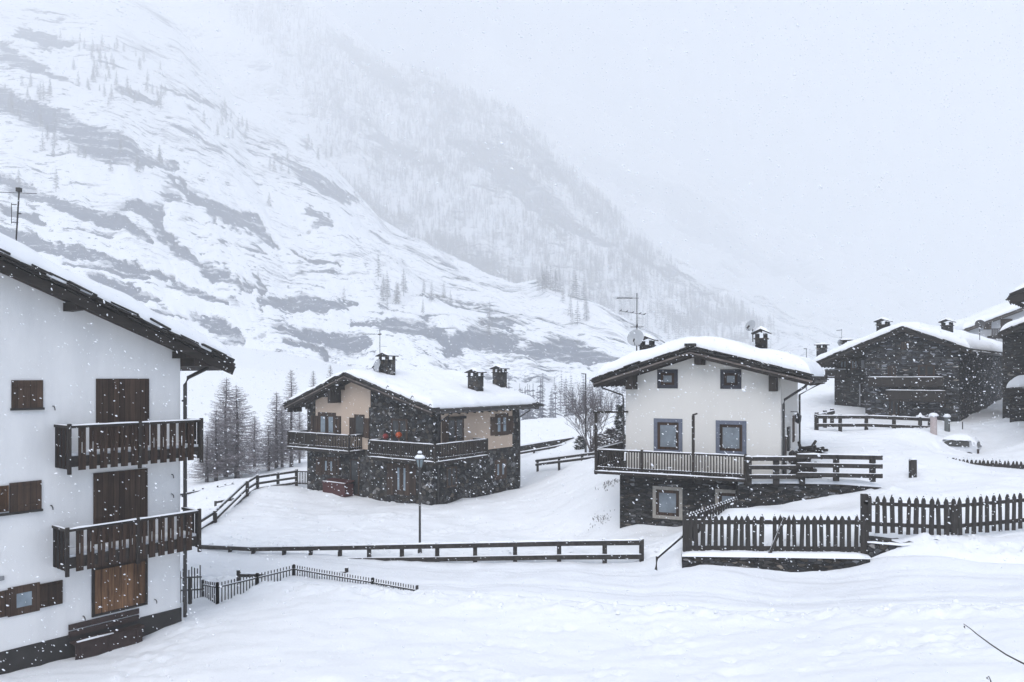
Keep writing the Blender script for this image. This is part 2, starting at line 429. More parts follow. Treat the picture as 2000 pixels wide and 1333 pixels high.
_cp += [(0,0,3.4),(-8,2,2.2),(8,2,4.0),(0,8,2.1),(6,9,2.4),(-6,9,0.6),(-14,8,-0.6),(16,10,2.8),(25,15,3.0),(-30,15,-0.8),(-30,30,-0.9),(-14,22.5,-0.75),(-16,21,-0.7),(-13,25,-0.7),(-40,60,-1.4),
        (0,-30,7),(-40,-30,4),(40,-30,9),(45,35,4.4),(60,60,7.0),(40,80,7.5),(20,62,5.0),
        (-60,100,0.5),(-20,105,0.2),(-100,100,1.0),(5,120,0.5),(30,120,1.0),(100,120,10),(-60,150,4.0),(-20,150,3.0),(20,150,-5),(60,150,0),(5,150,-4),(35,190,-6),(10,190,-5.5),
        (-75,200,10.0),(-40,210,7.5),(0,215,-4),(40,240,-5),(90,250,8.0),(-200,160,14),(-200,300,14),(200,350,10),(200,100,16),
        (-3000,4100,12),(3000,4100,12),(0,4100,10),(-2500,-60,20),(2500,-60,20),(0,1000,9),(600,400,12),(-600,400,12)]
for a in [(300,745,260),(430,745,260),(560,742,260),(300,715,330),(430,712,335),(560,720,335),(300,680,385),(430,672,390),(560,690,390),(200,690,360),(700,728,370),(850,746,380),(1000,752,380),(1150,752,390)]:
    gp(*a)
_cp += [(0,470,6),(-150,470,8),(150,470,8),(-300,470,8)]
_C = np.array(_cp)
def _phi(r2): return np.sqrt(r2 + 1.0**2)
_D = ((_C[:, None, :2] - _C[None, :, :2])**2).sum(-1)
_n = len(_C)
_A = np.zeros((_n+3, _n+3)); _A[:_n, :_n] = _phi(_D) - np.eye(_n) * 0.15
_P = np.c_[np.ones(_n), _C[:, :2] / 100.0]
_A[:_n, _n:] = _P; _A[_n:, :_n] = _P.T
_w = np.linalg.solve(_A, np.r_[_C[:, 2], 0, 0, 0])
def ground_np(X, Y):
    X = np.asarray(X, float); Y = np.asarray(Y, float); sh = X.shape
    x = X.ravel(); y = Y.ravel(); out = np.empty_like(x)
    for s in range(0, len(x), 20000):
        xs = x[s:s+20000]; ys = y[s:s+20000]
        r2 = (xs[:, None]-_C[None, :, 0])**2 + (ys[:, None]-_C[None, :, 1])**2
        out[s:s+20000] = _phi(r2) @ _w[:_n] + _w[_n] + _w[_n+1]*xs/100 + _w[_n+2]*ys/100
    out = out + 0.10*fbm(x*0.22, y*0.22, 3) * np.clip(y/20, 0.3, 4)**0.5
    return out.reshape(sh)
def gz(x, y): return float(ground_np(np.array([x]), np.array([y]))[0])

# the snow road runs across in front of the guard rail
ROAD = [at(2250,1160,22.0), at(2000,1152,22.6), at(1750,1148,24.1), at(1500,1147,25.3), at(1250,1138,26.5), at(1000,1128,27.6), at(800,1118,28.8), at(650,1108,30.2), at(520,1097,31.7), at(400,1090,33.0), at(250,1085,34.2), at(60,1080,36)]
_R = np.array([(p.x, p.y) for p in ROAD])
def road_dist(X, Y):
    d = np.full(np.shape(X), 1e9)
    for a, b in zip(_R[:-1], _R[1:]):
        ab = b - a; t = np.clip(((X-a[0])*ab[0] + (Y-a[1])*ab[1]) / (ab @ ab), 0, 1)
        d = np.minimum(d, np.hypot(X-a[0]-t*ab[0], Y-a[1]-t*ab[1]))
    return d
def detail_np(X, Y):
    """small relief: drifts, clods pushed off the road, foot prints"""
    d = road_dist(X, Y)
    near = np.clip((120 - Y) / 80, 0, 1)
    h = 0.022*fbm(X*1.1, Y*1.1, 3)*near
    h += 0.05*fbm(X*0.5+3, Y*0.9, 2)*near
    bank = np.exp(-((d-2.5)/0.75)**2)
    h += bank*(0.08 + 0.15*np.clip(fbm(X*1.3, Y*1.3, 4), -0.4, 1) + 0.10*np.clip(fbm(X*4.1, Y*4.1, 2), -0.2, 1))
    h += sstep(0.25, 0.6, pnoise(X*0.35+40, Y*0.35))*0.09*fbm(X*3.1, Y*3.1, 3)*near
    h -= 0.13*np.clip(pnoise(X*1.7+5, Y*1.7)-0.62, 0, 1)*near*2
    inr = sstep(2.1, 1.5, d)
    return h*(1-inr) - 0.10*inr

_fp = []
def trail(pts, step, rnd, wob=0.12):
    P = [Vector((at(*a).x, at(*a).y)) for a in pts]; d = 0; side = 1
    for a, b in zip(P[:-1], P[1:]):
        L = (b-a).length; t = (b-a)/L; nn = Vector((-t.y, t.x))
        for k in range(int(L/step)):
            p = a + t*step*k + nn*(0.12*side + rnd.uniform(-wob, wob)*0.4); side = -side
            _fp.append((p.x, p.y, rnd.uniform(0.10, 0.15), rnd.uniform(0.05, 0.11)))
_r = random.Random(3)
trail([(1120,1170,25.6),(1070,1220,23.2),(960,1262,21.5),(820,1300,19.8),(700,1340,18.3)], 0.62, _r)
trail([(1900,1240,19.0),(1720,1228,20.3),(1560,1245,20.5),(1420,1290,19.0),(1330,1340,17.6)], 0.66, _r)
trail([(655,985,45.5),(690,1010,42.5),(760,1030,39.5),(880,1040,38.0),(1010,1030,39.0),(1180,1042,36.0)], 0.6, _r)
trail([(1250,1110,27.6),(1300,1075,28.6),(1290,1050,31.5),(1280,1043,33.6)], 0.5, _r)
trail([(1745,905,37.0),(1720,880,40.0),(1690,862,43.0),(1660,850,45.0)], 0.6, _r)
for _k in range(46):
    _p = at(_r.uniform(1000, 1900), _r.uniform(1170, 1330), 1); _q = _p - Vector((0, 0, CAM_Z)); _t = (0.6-CAM_Z)/_q.z
    _fp.append((_q.x*_t, _q.y*_t, _r.uniform(0.06, 0.2), _r.uniform(0.03, 0.10)))
def dents_np(X, Y):
    h = np.zeros_like(X)
    for (x, y, r, dp) in _fp:
        i0, i1 = np.searchsorted(gx, [x-0.6, x+0.6]); j0, j1 = np.searchsorted(gy, [y-0.6, y+0.6])
        if i1 > i0 and j1 > j0:
            d2 = (X[i0:i1, j0:j1]-x)**2 + (Y[i0:i1, j0:j1]-y)**2
            h[i0:i1, j0:j1] += -dp*np.exp(-d2/r**2) + 0.25*dp*np.exp(-((np.sqrt(d2)-1.7*r)/(0.6*r))**2)
    return h

def axis(lo, hi, c, fine, grow, maxstep=120):
    out = [c]; s = fine
    while out[-1] < hi: out.append(out[-1]+s); s = min(maxstep, s*grow if out[-1]-c > 32 else s)
    neg = [c]; s = fine
    while neg[-1] > lo: neg.append(neg[-1]-s); s = min(maxstep, s*grow if c-neg[-1] > 24 else s)
    return np.array(neg[::-1][:-1] + out)
gx = axis(-3000, 3000, 0, 0.13, 1.05)
gy = axis(-50, 4100, 26, 0.12, 1.045)
XX, YY = np.meshgrid(gx, gy, indexing='ij')
ZZ = ground_np(XX, YY) + detail_np(XX, YY) + dents_np(XX, YY)
ground = np_mesh("snow_ground", np.stack([XX, YY, ZZ], -1).reshape(-1, 3), grid_faces(len(gx), len(gy)), M['snow_ground'])
tag(ground, kind="structure")

# road sheet with wheel ruts
def polyline_np(P, step):
    out = []
    for a, b in zip(P[:-1], P[1:]):
        n = max(1, int(np.linalg.norm(b-a)/step))
        for k in range(n): out.append(a + (b-a)*k/n)
    out.append(P[-1]); return np.array(out)
_rp = polyline_np(_R, 0.25)
for _ in range(60): _rp[1:-1] = (_rp[:-2] + _rp[2:] + 2*_rp[1:-1]) / 4
_t = np.gradient(_rp, axis=0); _t /= np.linalg.norm(_t, axis=1)[:, None]
_nrm = np.c_[-_t[:, 1], _t[:, 0]]
_off = np.linspace(-1.9, 1.9, 45)
RX = _rp[:, None, 0] + _nrm[:, None, 0]*_off; RY = _rp[:, None, 1] + _nrm[:, None, 1]*_off
_s = np.arange(len(_rp))[:, None]*0.25 + 0*_off
rut = sum(np.exp(-((_off - c - 0.08*np.sin(_s*0.21+c))/0.13)**2) for c in (-1.0, -0.75, 0.7, 0.95))
RZ = ground_np(RX, RY) - 0.055*rut + 0.012*fbm(_s*0.5, _off*4, 3) + 0.03*fbm(_s*1.5, _off*1.5, 2) + 0.01
RZ = RZ - 0.22*sstep(1.55, 1.9, np.abs(_off))
road = np_mesh("road", np.stack([RX, RY, RZ], -1).reshape(-1, 3), grid_faces(len(_rp), len(_off)), M['snow_road'])
tag(road, kind="structure")

# clods of snow thrown off by the plough
def clods(n, seed):
    r = np.random.RandomState(seed)
    k = r.randint(0, len(_rp), n); side = np.where(r.rand(n) < 0.5, -1, 1); o = side*(1.9 + np.abs(r.normal(0, 0.75, n)))
    x = _rp[k, 0] + _nrm[k, 0]*o + r.uniform(-.2, .2, n); y = _rp[k, 1] + _nrm[k, 1]*o
    z = ground_np(x, y) + detail_np(x, y); s = 0.025 + 0.10*r.rand(n)**3
    base = np.array([(1,0,-.3),(.3,.95,-.3),(-.8,.6,-.3),(-.8,-.6,-.3),(.3,-.95,-.3),(.6,.4,.5),(-.2,.7,.6),(-.7,-.1,.5),(-.1,-.6,.65),(.5,-.5,.45),(0,0,.85)])
    f = np.array([(0,1,5),(1,6,5),(1,2,6),(2,7,6),(2,3,7),(3,8,7),(3,4,8),(4,9,8),(4,0,9),(0,5,9),(5,6,10),(6,7,10),(7,8,10),(8,9,10),(9,5,10)])
    V = base[None]*(0.7+0.6*r.rand(n, 11))[..., None]*s[:, None, None] + np.stack([x, y, z], -1)[:, None, :]
    return V.reshape(-1, 3), (f[None] + 11*np.arange(n)[:, None, None]).reshape(-1, 3)
_cv, _cf = clods(420, 4)
tag(np_mesh("snow_clods", _cv, _cf, M['snow'], None, smooth=True), kind="stuff")

# ------------------------------------------------------------------ the mountains
def interp_line(ctrl, n):
    P = np.array([tuple(at(*c)) for c in ctrl]); d = np.r_[0, np.cumsum(np.linalg.norm(np.diff(P, axis=0), axis=1))]
    s = np.linspace(0, d[-1], n)
    return np.stack([np.interp(s, d, P[:, k]) for k in range(3)], -1), s

def m_mountain(name, rock_lo, rock_hi):
    m, nt, b = new_mat(name)
    ar = nd(nt, "ShaderNodeAttribute", attribute_name="rock")
    st = nd(nt, "ShaderNodeAttribute", attribute_name="strata")     # (metres along the strata, metres up the slope)
    def nz(sc, det, rough, dist):
        mp = nd(nt, "ShaderNodeMapping"); mp.inputs["Scale"].default_value = sc; nt.links.new(st.outputs["Vector"], mp.inputs[0])
        return noise(nt, mp.outputs[0], 1.0, det, rough, dist)
    f1 = nz((1/58, 1/6.0, 1), 8, 0.66, 0.3)
    f2 = nz((1/70, 1/40, 1), 5, 0.6, 0.3)
    f3 = nz((1/9, 1/2.0, 1), 5, 0.72, 0.3)
    def mad(n, k, prev):
        q = nd(nt, "ShaderNodeMath", operation='SUBTRACT'); nt.links.new(n.outputs[0], q.inputs[0]); q.inputs[1].default_value = 0.5
        a = nd(nt, "ShaderNodeMath", operation='MULTIPLY_ADD'); nt.links.new(q.outputs[0], a.inputs[0]); a.inputs[1].default_value = k
        nt.links.new(prev, a.inputs[2]); return a.outputs[0]
    x = mad(f3, 1.7, mad(f2, 1.0, mad(f1, 3.0, ar.outputs["Fac"])))
    mr = nd(nt, "ShaderNodeMapRange"); nt.links.new(x, mr.inputs[0]); mr.inputs[1].default_value = 0.47; mr.inputs[2].default_value = 0.62
    f4 = nz((1/44, 1/3.0, 1), 8, 0.72, 0.4)
    f5 = nz((1/120, 1/55, 1), 4, 0.6, 0.4)
    y = mad(f5, 1.6, mad(f4, 2.2, mad(f3, 0.9, ar.outputs["Fac"])))
    m2 = nd(nt, "ShaderNodeMapRange"); nt.links.new(y, m2.inputs[0]); m2.inputs[1].default_value = 0.22; m2.inputs[2].default_value = 0.5; m2.inputs[4].default_value = 0.7
    # short dark dashes where single ledges and boulders break the snow
    f6 = nz((1/17, 1/3.8, 1), 5, 0.66, 0.5)
    f7 = nz((1/150, 1/60, 1), 3, 0.6, 0.3)
    w6 = mad(f7, 0.45, f6.outputs[0])
    m6 = nd(nt, "ShaderNodeMapRange"); nt.links.new(w6, m6.inputs[0]); m6.inputs[1].default_value = 0.61; m6.inputs[2].default_value = 0.66; m6.inputs[4].default_value = 0.85
    rc = ramp(nt, [(0.3, rock_lo), (0.7, rock_hi)]); nt.links.new(f3.outputs[0], rc.inputs[0])
    out = mixc(nt, mr.outputs[0], mixc(nt, m2.outputs[0], (0.84, 0.86, 0.89), (0.30, 0.315, 0.345)), rc.outputs[0])
    out = mixc(nt, m6.outputs[0], out, (0.15, 0.165, 0.20))
    nt.links.new(out, b.inputs["Base Color"])
    bump(nt, b, f1.outputs[0], 0.4, 1.0)
    b.inputs["Roughness"].default_value = 0.9; b.inputs["Specular IOR Level"].default_value = 0.1
    return m
M['mountain'] = m_mountain("snowy_mountain_rock", (0.050, 0.066, 0.105), (0.110, 0.132, 0.185))

def band_mask(PX, PY, bands):
    """rock outcrops: each a polyline of (px, py, half thickness) on the slope it belongs to"""
    out = np.zeros_like(PX)
    for bd in bands:
        for (x0, y0, w0), (x1, y1, w1) in zip(bd[:-1], bd[1:]):
            dx, dy = x1-x0, y1-y0
            t = np.clip(((PX-x0)*dx + (PY-y0)*dy)/(dx*dx+dy*dy), 0, 1)
            d = np.hypot(PX-x0-t*dx, PY-y0-t*dy)
            out = np.maximum(out, sstep(1.35, 0.55, d/(w0+(w1-w0)*t)))
    return out

def loft(name, crest, base, nu, nv, amp, nb, seed, bands, tex, gpow=1.0):
    Cr, s = interp_line(crest, nu); Ba, _ = interp_line(base, nu)
    vv = np.linspace(0, 1, nv)[None, :]
    P = Ba[:, None, :] + (Cr - Ba)[:, None, :] * vv[..., None]
    P[:, :, 2] = Ba[:, None, 2] + (Cr-Ba)[:, None, 2] * (vv**gpow)
    L = np.linalg.norm(Cr-Ba, axis=1)[:, None]
    Lm = float(np.median(L))
    S = (s[:, None] + 0*P[:, :, 0])/1.8; T = (0.55*L + 0.45*Lm) * vv/1.8
    V = vv + 0*S
    PX = 1000 + FPX*P[..., 0]/P[..., 1]; PY = HOR - FPX*(P[..., 2]-CAM_Z)/P[..., 1]
    WX = PX + 18*fbm(S/70, T/30+seed, 4) + 9*fbm(S/14, T/9+seed, 3); WY = PY + 8*fbm(S/80+50, T/24+seed, 4) + 5*fbm(S/11+9, T/8+seed, 3)
    rock = 0.85*band_mask(WX, WY, bands)
    # long thin ledges that come and go along the strata
    ln = 1 - np.abs(fbm(S/210+seed, T/34+3*seed, 4))*2.6
    ledge = sstep(0.55, 0.95, ln) * sstep(0.0, 0.45, fbm(S/90+seed*5, T/60, 3))
    ln2 = 1 - np.abs(fbm(S/95+seed*2, T/17+9*seed, 4))*2.6
    ledge2 = sstep(0.6, 0.97, ln2) * sstep(0.0, 0.4, fbm(S/120+seed*9, T/80+4, 3))
    patch = sstep(-0.25, 0.55, fbm(S/150+seed*2, T/90+7, 4))
    rock = np.maximum(rock, tex*(0.62*ledge + 0.5*ledge2)) + tex*(0.20*patch - 0.06)
    edge = sstep(0, 0.06, V) * sstep(1.0, 0.97, V)
    rk = np.clip(rock, 0, 1)
    P[:, :, 2] += edge*(amp*0.7*fbm(S/60, T/60+seed, 4) + amp*1.6*fbm(S/260, T/200+seed, 2) - amp*0.25*rk)
    P[:, :, 1] += edge*amp*0.9*rk
    rock = rock*sstep(0.0, 0.05, V)*(1-0.7*sstep(0.95, 1, V))
    back = []
    for dy, dz in ((0.05, -0.04), (0.2, -0.2), (0.5, -0.6)):
        q = Cr.copy(); hgt = np.maximum(Cr[:, 2], 5); q[:, 1] += hgt*dy*2; q[:, 2] += hgt*dz; back.append(q)
    PA = np.concatenate([P, np.stack(back, 1)], 1); rock = np.concatenate([rock, np.zeros((nu, 3))], 1)
    S3 = np.concatenate([S, np.repeat(S[:, -1:], 3, 1)], 1); T3 = np.concatenate([T, T[:, -1:] + np.array([[20, 60, 120]])], 1)
    o = np_mesh(name, PA.reshape(-1, 3), grid_faces(nu, nv+3), M['mountain'])
    a1 = o.data.attributes.new("rock", 'FLOAT', 'POINT'); a1.data.foreach_set("value", rock.ravel().astype(np.float32))
    a2 = o.data.attributes.new("strata", 'FLOAT_VECTOR', 'POINT')
    a2.data.foreach_set("vector", np.stack([S3 + seed*1000, T3, 0*S3], -1).ravel().astype(np.float32))
    tag(o, kind="structure")
    PX = 1000 + FPX*P[..., 0]/P[..., 1]; PY = HOR - FPX*(P[..., 2]-CAM_Z)/P[..., 1]
    return o, P, PX, PY

near_crest = [(-250,-130,1404),(0,-100,1350),(200,-55,1296),(340,40,1242),(450,175,1152),(600,264,1044),(665,340,972),(740,425,864),(800,462,810),(900,515,729),(1005,556,630),(1048,546,603),(1150,590,540),(1290,656,459),(1340,700,439.2),(1400,755,423)]
near_base = [(-250,790,270),(0,790,279),(150,785,297),(300,780,315),(430,772,338.4),(560,768,356.4),(700,766,374.4),(850,766,387),(1000,766,392.4),(1100,766,392.4),(1200,766,392.4),(1300,768,399.6),(1400,770,410.4)]
near_bands = [
    [(-60,170,30),(0,192,28),(60,218,26),(120,250,24),(200,287,22),(260,302,20),(335,322,7)],
    [(-40,330,8),(0,345,10),(60,372,10),(150,402,12),(220,415,15),(300,452,6)],
    [(-20,378,7),(40,402,7),(90,420,5)],
    [(-30,440,12),(0,450,13),(60,463,13),(160,486,12),(260,506,9),(340,522,5)],
    [(120,497,6),(200,515,9),(285,527,7)],
    [(248,392,8),(295,402,15),(322,435,9),(370,490,8),(420,522,7),(495,548,4)],
    [(170,530,8),(240,556,14),(310,575,6)],
    [(340,352,8),(400,392,10),(440,415,16),(490,432,16),(545,470,6)],
    [(590,640,10),(640,655,22),(700,668,20)], [(690,630,6),(760,632,16),(830,650,20),(880,672,12)],
    [(860,690,14),(930,672,18),(1000,680,14)], [(1010,692,12),(1080,690,18),(1150,705,15),(1220,715,9)],
    [(496,520,5),(508,545,8),(512,590,6)], [(520,570,8),(570,580,14),(640,592,12),(690,588,7)],
    [(380,605,8),(440,628,18),(475,655,10)], [(330,535,10),(385,560,9),(440,580,6)],
    [(-30,70,10),(30,105,14),(100,145,12),(150,160,5)], [(40,60,8),(90,80,10),(140,85,6)],
    [(545,310,6),(600,345,14),(660,375,14),(700,390,6)], [(600,410,12),(640,430,12),(600,440,5)],
    [(330,175,4),(400,205,6),(440,222,3)], [(230,165,5),(300,200,6)], [(480,270,4),(530,290,5)],
    [(830,584,5),(900,600,6),(960,612,4)], [(940,640,5),(1010,650,7)], [(580,485,4),(640,505,5),(660,520,3)],
    [(560,660,5),(600,668,8),(640,700,5)], [(220,565,4),(300,600,7),(360,612,4)]]
mtn_near, MP, NPX, NPY = loft("mountain_slope", near_crest, near_base, 640, 460, 4.5, 62, 2.0, near_bands, 1.0, 1.12)
far_crest = [(100,-50,2527.2),(350,-50,2410.56),(520,-45,2313.36),(620,0,2235.6),(750,110,2099.52),(880,165,1982.88),(1000,216,1866.24),(1150,350,1710.72),(1250,450,1555.2),(1350,520,1438.56),(1450,572,1341.36),(1600,646,1205.28),(1750,702,1127.52),(1900,740,1088.64)]
far_base = [(100,745,913.68),(350,745,913.68),(620,745,913.68),(880,745,913.68),(1150,745,923.4),(1450,745,933.12),(1700,745,952.56),(1900,746,972)]
far_bands = [[(870,270,12),(930,300,26),(1000,350,26),(1070,400,18),(1150,440,8)], [(1040,380,10),(1120,440,12),(1200,490,6)],
    [(1240,510,6),(1330,545,10),(1400,580,6)], [(640,60,8),(720,120,16),(800,190,10)], [(980,240,8),(1050,300,14),(1110,350,6)], [(700,230,8),(800,290,14),(860,330,6)]]
mtn_far, MF, FPXX, FPY = loft("mountain_ridge", far_crest, far_base, 420, 300, 12.0, 95, 8.0, far_bands, 0.9, 1.08)
back_crest = [(900,60,3600),(1150,200,3420),(1350,330,3240),(1600,470,3060),(1850,590,2700),(2100,660,2340),(2300,700,2160)]
back_base = [(900,745,2340),(1350,745,2070),(1800,745,1800),(2300,745,1620)]
mtn_back, MBk, _q1, _q2 = loft("mountain_beyond", back_crest, back_base, 220, 140, 32.0, 130, 15.0, [[(1150,300,20),(1400,450,30),(1600,560,15)]], 0.9, 1.05)

# ------------------------------------------------------------------ haze (falling snow in the air)
_hz = MB().box(-3600, 3600, -330, 4200, float(ZZ.min())-1.0, float(max(MP[...,2].max(), MF[...,2].max(), MBk[...,2].max()))+15)
haze_m = bpy.data.materials.new("haze_air"); haze_m.use_nodes = True
_nt = haze_m.node_tree; _nt.nodes.remove(_nt.nodes["Principled BSDF"])
_pv = _nt.nodes.new("ShaderNodeVolumePrincipled")
_pv.inputs["Color"].default_value = (*HAZE_COLOR, 1); _pv.inputs["Density"].default_value = HAZE_DENSITY
_pv.inputs["Anisotropy"].default_value = 0.15
_nt.links.new(_pv.outputs[0], _nt.nodes["Material Output"].inputs["Volume"])
haze = _hz.build("haze", haze_m)
tag(haze, kind="stuff")
# ------------------------------------------------------------------ houses
class House:
    """local frame: x along the gable front (left to right), y into the house, z up; origin at the left front corner."""
    def __init__(s, name, corner, yaw, label, W, D, group=None, cat="house"):
        s.W, s.D = W, D
        s.O = Vector(corner)
        s.ex = Vector((math.cos(yaw), math.sin(yaw), 0)); s.ey = Vector((-math.sin(yaw), math.cos(yaw), 0))
        s.root = empty(name, s.O, yaw, label, cat, group)
        s.yaw = yaw
    def ray(s, px, py):
        d = at(px, py, 1.0) - Vector((0, 0, CAM_Z)); o = Vector((0, 0, CAM_Z)) - s.O
        return Vector((o.dot(s.ex), o.dot(s.ey), o.z)), Vector((d.dot(s.ex), d.dot(s.ey), d.z))
    def fr(s, px, py, off=0.0):
        """(x, z) where the sight line meets the front plane y = -off"""
        o, d = s.ray(px, py); t = (-off - o.y) / d.y; p = o + d*t; return p.x, p.z
    def sd(s, px, py, off=0.0):
        """(y, z) where the sight line meets the plane of the side wall x = W + off"""
        o, d = s.ray(px, py); t = (s.W + off - o.x) / d.x; p = o + d*t; return p.y, p.z
    def roof_hit(s, px, py, apex, za, slope, side=1):
        """point on a roof plane z = za - slope*|x-apex|"""
        o, d = s.ray(px, py)
        # side=+1: z = za - slope*(x-apex)
        t = (za - slope*side*(o.x-apex) - o.z) / (d.z + slope*side*d.x); return o + d*t
    def world(s, p): return s.O + s.ex*p[0] + s.ey*p[1] + Vector((0, 0, p[2]))

def gable_wall(mb, x0, x1, y0, y1, z0, apex, za, slope):
    """solid block with gable top under the roof"""
    pts = [(x0, z0), (x1, z0), (x1, za - slope*abs(x1-apex))]
    if x0 < apex < x1: pts.append((apex, za))
    pts.append((x0, za - slope*abs(x0-apex)))
    return mb.prism(pts, y0, y1)

def rough_line(rnd, a, b, step, amp):
    n = max(2, int(abs(b-a)/step)); return [a + (b-a)*k/n + (rnd.uniform(-amp, amp) if 0 < k < n else 0) for k in range(n+1)]

def gable_roof(H, apex, za, slope, xl, xr, yf, yb, snow_t=0.4, rafters=True, light_barge=True, slate_n=3, seed=1, snow_over=(0.0, 0.0, 0.0, 0.0), slopes=None, barge_h=0.20):
    """boards, bargeboards, slate layers and a thick rounded snow cover. slopes=(left,right)"""
    rnd = random.Random(seed)
    sl, sr = slopes if slopes else (slope, slope)
    def zz(x): return za - (sl*(apex-x) if x < apex else sr*(x-apex))
    th = 0.10
    roof = MB()
    roof.prism([(xl, zz(xl)), (apex, za), (xr, zz(xr)), (xr, zz(xr)+th), (apex, za+th), (xl, zz(xl)+th)], yf+0.04, yb)
    ro = roof.build("roof", M['soffit'], H.root)
    if rafters:
        r = MB(); n = int((yb-yf)/0.75)
        for k in range(n+1):
            y = yf + 0.25 + (yb-yf-0.5)*k/n
            for (a, b) in ((xl+0.03, apex-0.02), (apex+0.02, xr-0.03)):
                r.beam((a, y, zz(a)-0.075), (b, y, zz(b)-0.075), 0.10, 0.14)
        r.build("rafters", M['dark_wood'], ro)
    for y in (yf, yb):
        for a, b in ((xl, apex), (apex, xr)):
            MB().beam((a, y, zz(a)-0.03), (b, y, zz(b)-0.03), 0.05, barge_h).build("bargeboard", M['dark_wood_x'], ro)
            if light_barge and y == yf:
                MB().beam((a, y-0.035, zz(a)+0.035), (b, y-0.035, zz(b)+0.035), 0.025, 0.075).build("edge_board", M['fascia_light'], ro)
    # slates: overlapping stone plates, seen on the rakes and eaves
    s = MB()
    for y0, sgn in ((yf, -1), (yb, 1)):
        for a, b in ((xl-0.12, apex+0.05), (xr+0.12, apex-0.05)):
            L = abs(b-a); x = 0.0
            for lay in range(slate_n):
                x = rnd.uniform(0, 0.2)
                while x < L:
                    w = rnd.uniform(0.25, 0.75); xx = a + (b-a)*(x/L); xe = a + (b-a)*(min(L, x+w+0.06)/L)
                    h = th + 0.012 + lay*0.055 + rnd.uniform(-0.012, 0.03)
                    out = rnd.uniform(0.0, 0.20) + (0.08 if rnd.random() < 0.15 else 0)
                    t = rnd.uniform(0.04, 0.055)
                    z0, z1 = zz(xx)+h + rnd.uniform(-0.015, 0.03), zz(xe)+h + rnd.uniform(-0.01, 0.045)
                    ya, yb_ = (y0-out, y0+0.7) if sgn < 0 else (y0-0.7, y0+out)
                    vs = []
                    for (px_, pz) in ((xx, z0), (xe, z1)):
                        for yy in (ya, yb_):
                            for dz in (0, t): vs.append((px_, yy, pz+dz))
                    s.add(vs, [(0,1,3,2),(4,6,7,5),(0,4,5,1),(2,3,7,6),(0,2,6,4),(1,5,7,3)])
                    x += w
    for xe, sg in ((xl, -1), (xr, 1)):
        y = yf
        while y < yb:
            w = rnd.uniform(0.3, 0.7); out = rnd.uniform(0.05, 0.16)
            for lay in range(2):
                o2 = out*(1-0.5*lay)
                xa, xb = xe + sg*o2, xe - sg*0.6
                h = th + 0.012 + lay*0.05
                vs = []
                for px_ in (xa, xb):
                    for yy in (y, y+w):
                        for dz in (0, 0.045): vs.append((px_, yy, zz(px_)+h+dz))
                s.add(vs, [(0,1,3,2),(4,6,7,5),(0,4,5,1),(2,3,7,6),(0,2,6,4),(1,5,7,3)])
            y += w
    # field of slates under the snow
    f = th + 0.03 + (slate_n-1)*0.04
    s.prism([(xl, zz(xl)+th-0.01), (apex, za+th-0.01), (xr, zz(xr)+th-0.01), (xr, zz(xr)+f), (apex, za+f), (xl, zz(xl)+f)], yf+0.1, yb-0.1)
    s.build("slates", M['slate'], ro)
    # snow cover
    top = f + 0.03
    ol, orr, of, ob = snow_over
    X0, X1, Y0, Y1 = xl+0.10-ol, xr-0.10+orr, yf+0.10-of, yb-0.08+ob
    nx, ny = 110, 90
    xs = np.linspace(0, 1, nx); xs = X0 + (X1-X0)*(0.5-0.5*np.cos(np.pi*xs))*1.0
    xs = np.sort(np.r_[xs, [apex-0.15, apex, apex+0.15]]); nx = len(xs)
    ys = np.linspace(0, 1, ny); ys = Y0 + (Y1-Y0)*(0.5-0.5*np.cos(np.pi*ys))
    GX, GY = np.meshgrid(xs, ys, indexing='ij')
    wobx = 0.07*fbm(GY*1.3+seed, GX*0+seed, 3)
    dx = np.minimum(GX-X0, X1-GX); dy = np.minimum(GY-Y0, Y1-GY)
    d = np.minimum(dx, dy); R = min(0.6, snow_t*1.3)
    q = np.clip(d/R, 0, 1); prof = np.sqrt(np.clip(1-(1-q)**2, 0, 1))
    ax = np.abs(GX-apex)
    soft = np.where(ax < 1.0, 1-0.5*(1-ax)**2*0.25/snow_t*0.5, 1.0)
    H_ = snow_t*prof*(1 + 0.22*fbm(GX*0.55+seed*3, GY*0.55, 3)) * soft
    base = za - np.where(GX < apex, sl*(apex-GX), sr*(GX-apex)) + top
    # rounded crest
    ridge = np.where(ax < 0.7, (0.7-ax)**2/1.4*(sl+sr)/2, 0)
    Z = base + H_ - ridge*prof
    Z = np.maximum(Z, base-0.02)
    ex_ = np.where(GX < (X0+X1)/2, -1, 1)*(1-np.clip(dx/0.5, 0, 1))*wobx
    Pt = np.stack([GX+ex_, GY + (1-np.clip(dy/0.5, 0, 1))*0.07*fbm(GX*1.3, GY*0+seed*5, 3)*np.where(GY < (Y0+Y1)/2, -1, 1), Z], -1)
    Pb = Pt.copy(); Pb[..., 2] = base - 0.03
    V = np.concatenate([Pt.reshape(-1, 3), Pb.reshape(-1, 3)]); N = nx*ny
    F = [grid_faces(nx, ny), grid_faces(nx, ny)[:, ::-1] + N]
    i = np.arange(nx-1); j = np.arange(ny-1)
    def sk(a, b): return np.stack([a, b, b+N, a+N], -1)
    F += [sk(i*ny, (i+1)*ny)[:, ::-1], sk(i*ny+ny-1, (i+1)*ny+ny-1), sk(j, j+1), sk((nx-1)*ny+j, (nx-1)*ny+j+1)[:, ::-1]]
    np_mesh("roof_snow", V, np.concatenate(F), M['snow'], H.root)
    return ro, zz, top

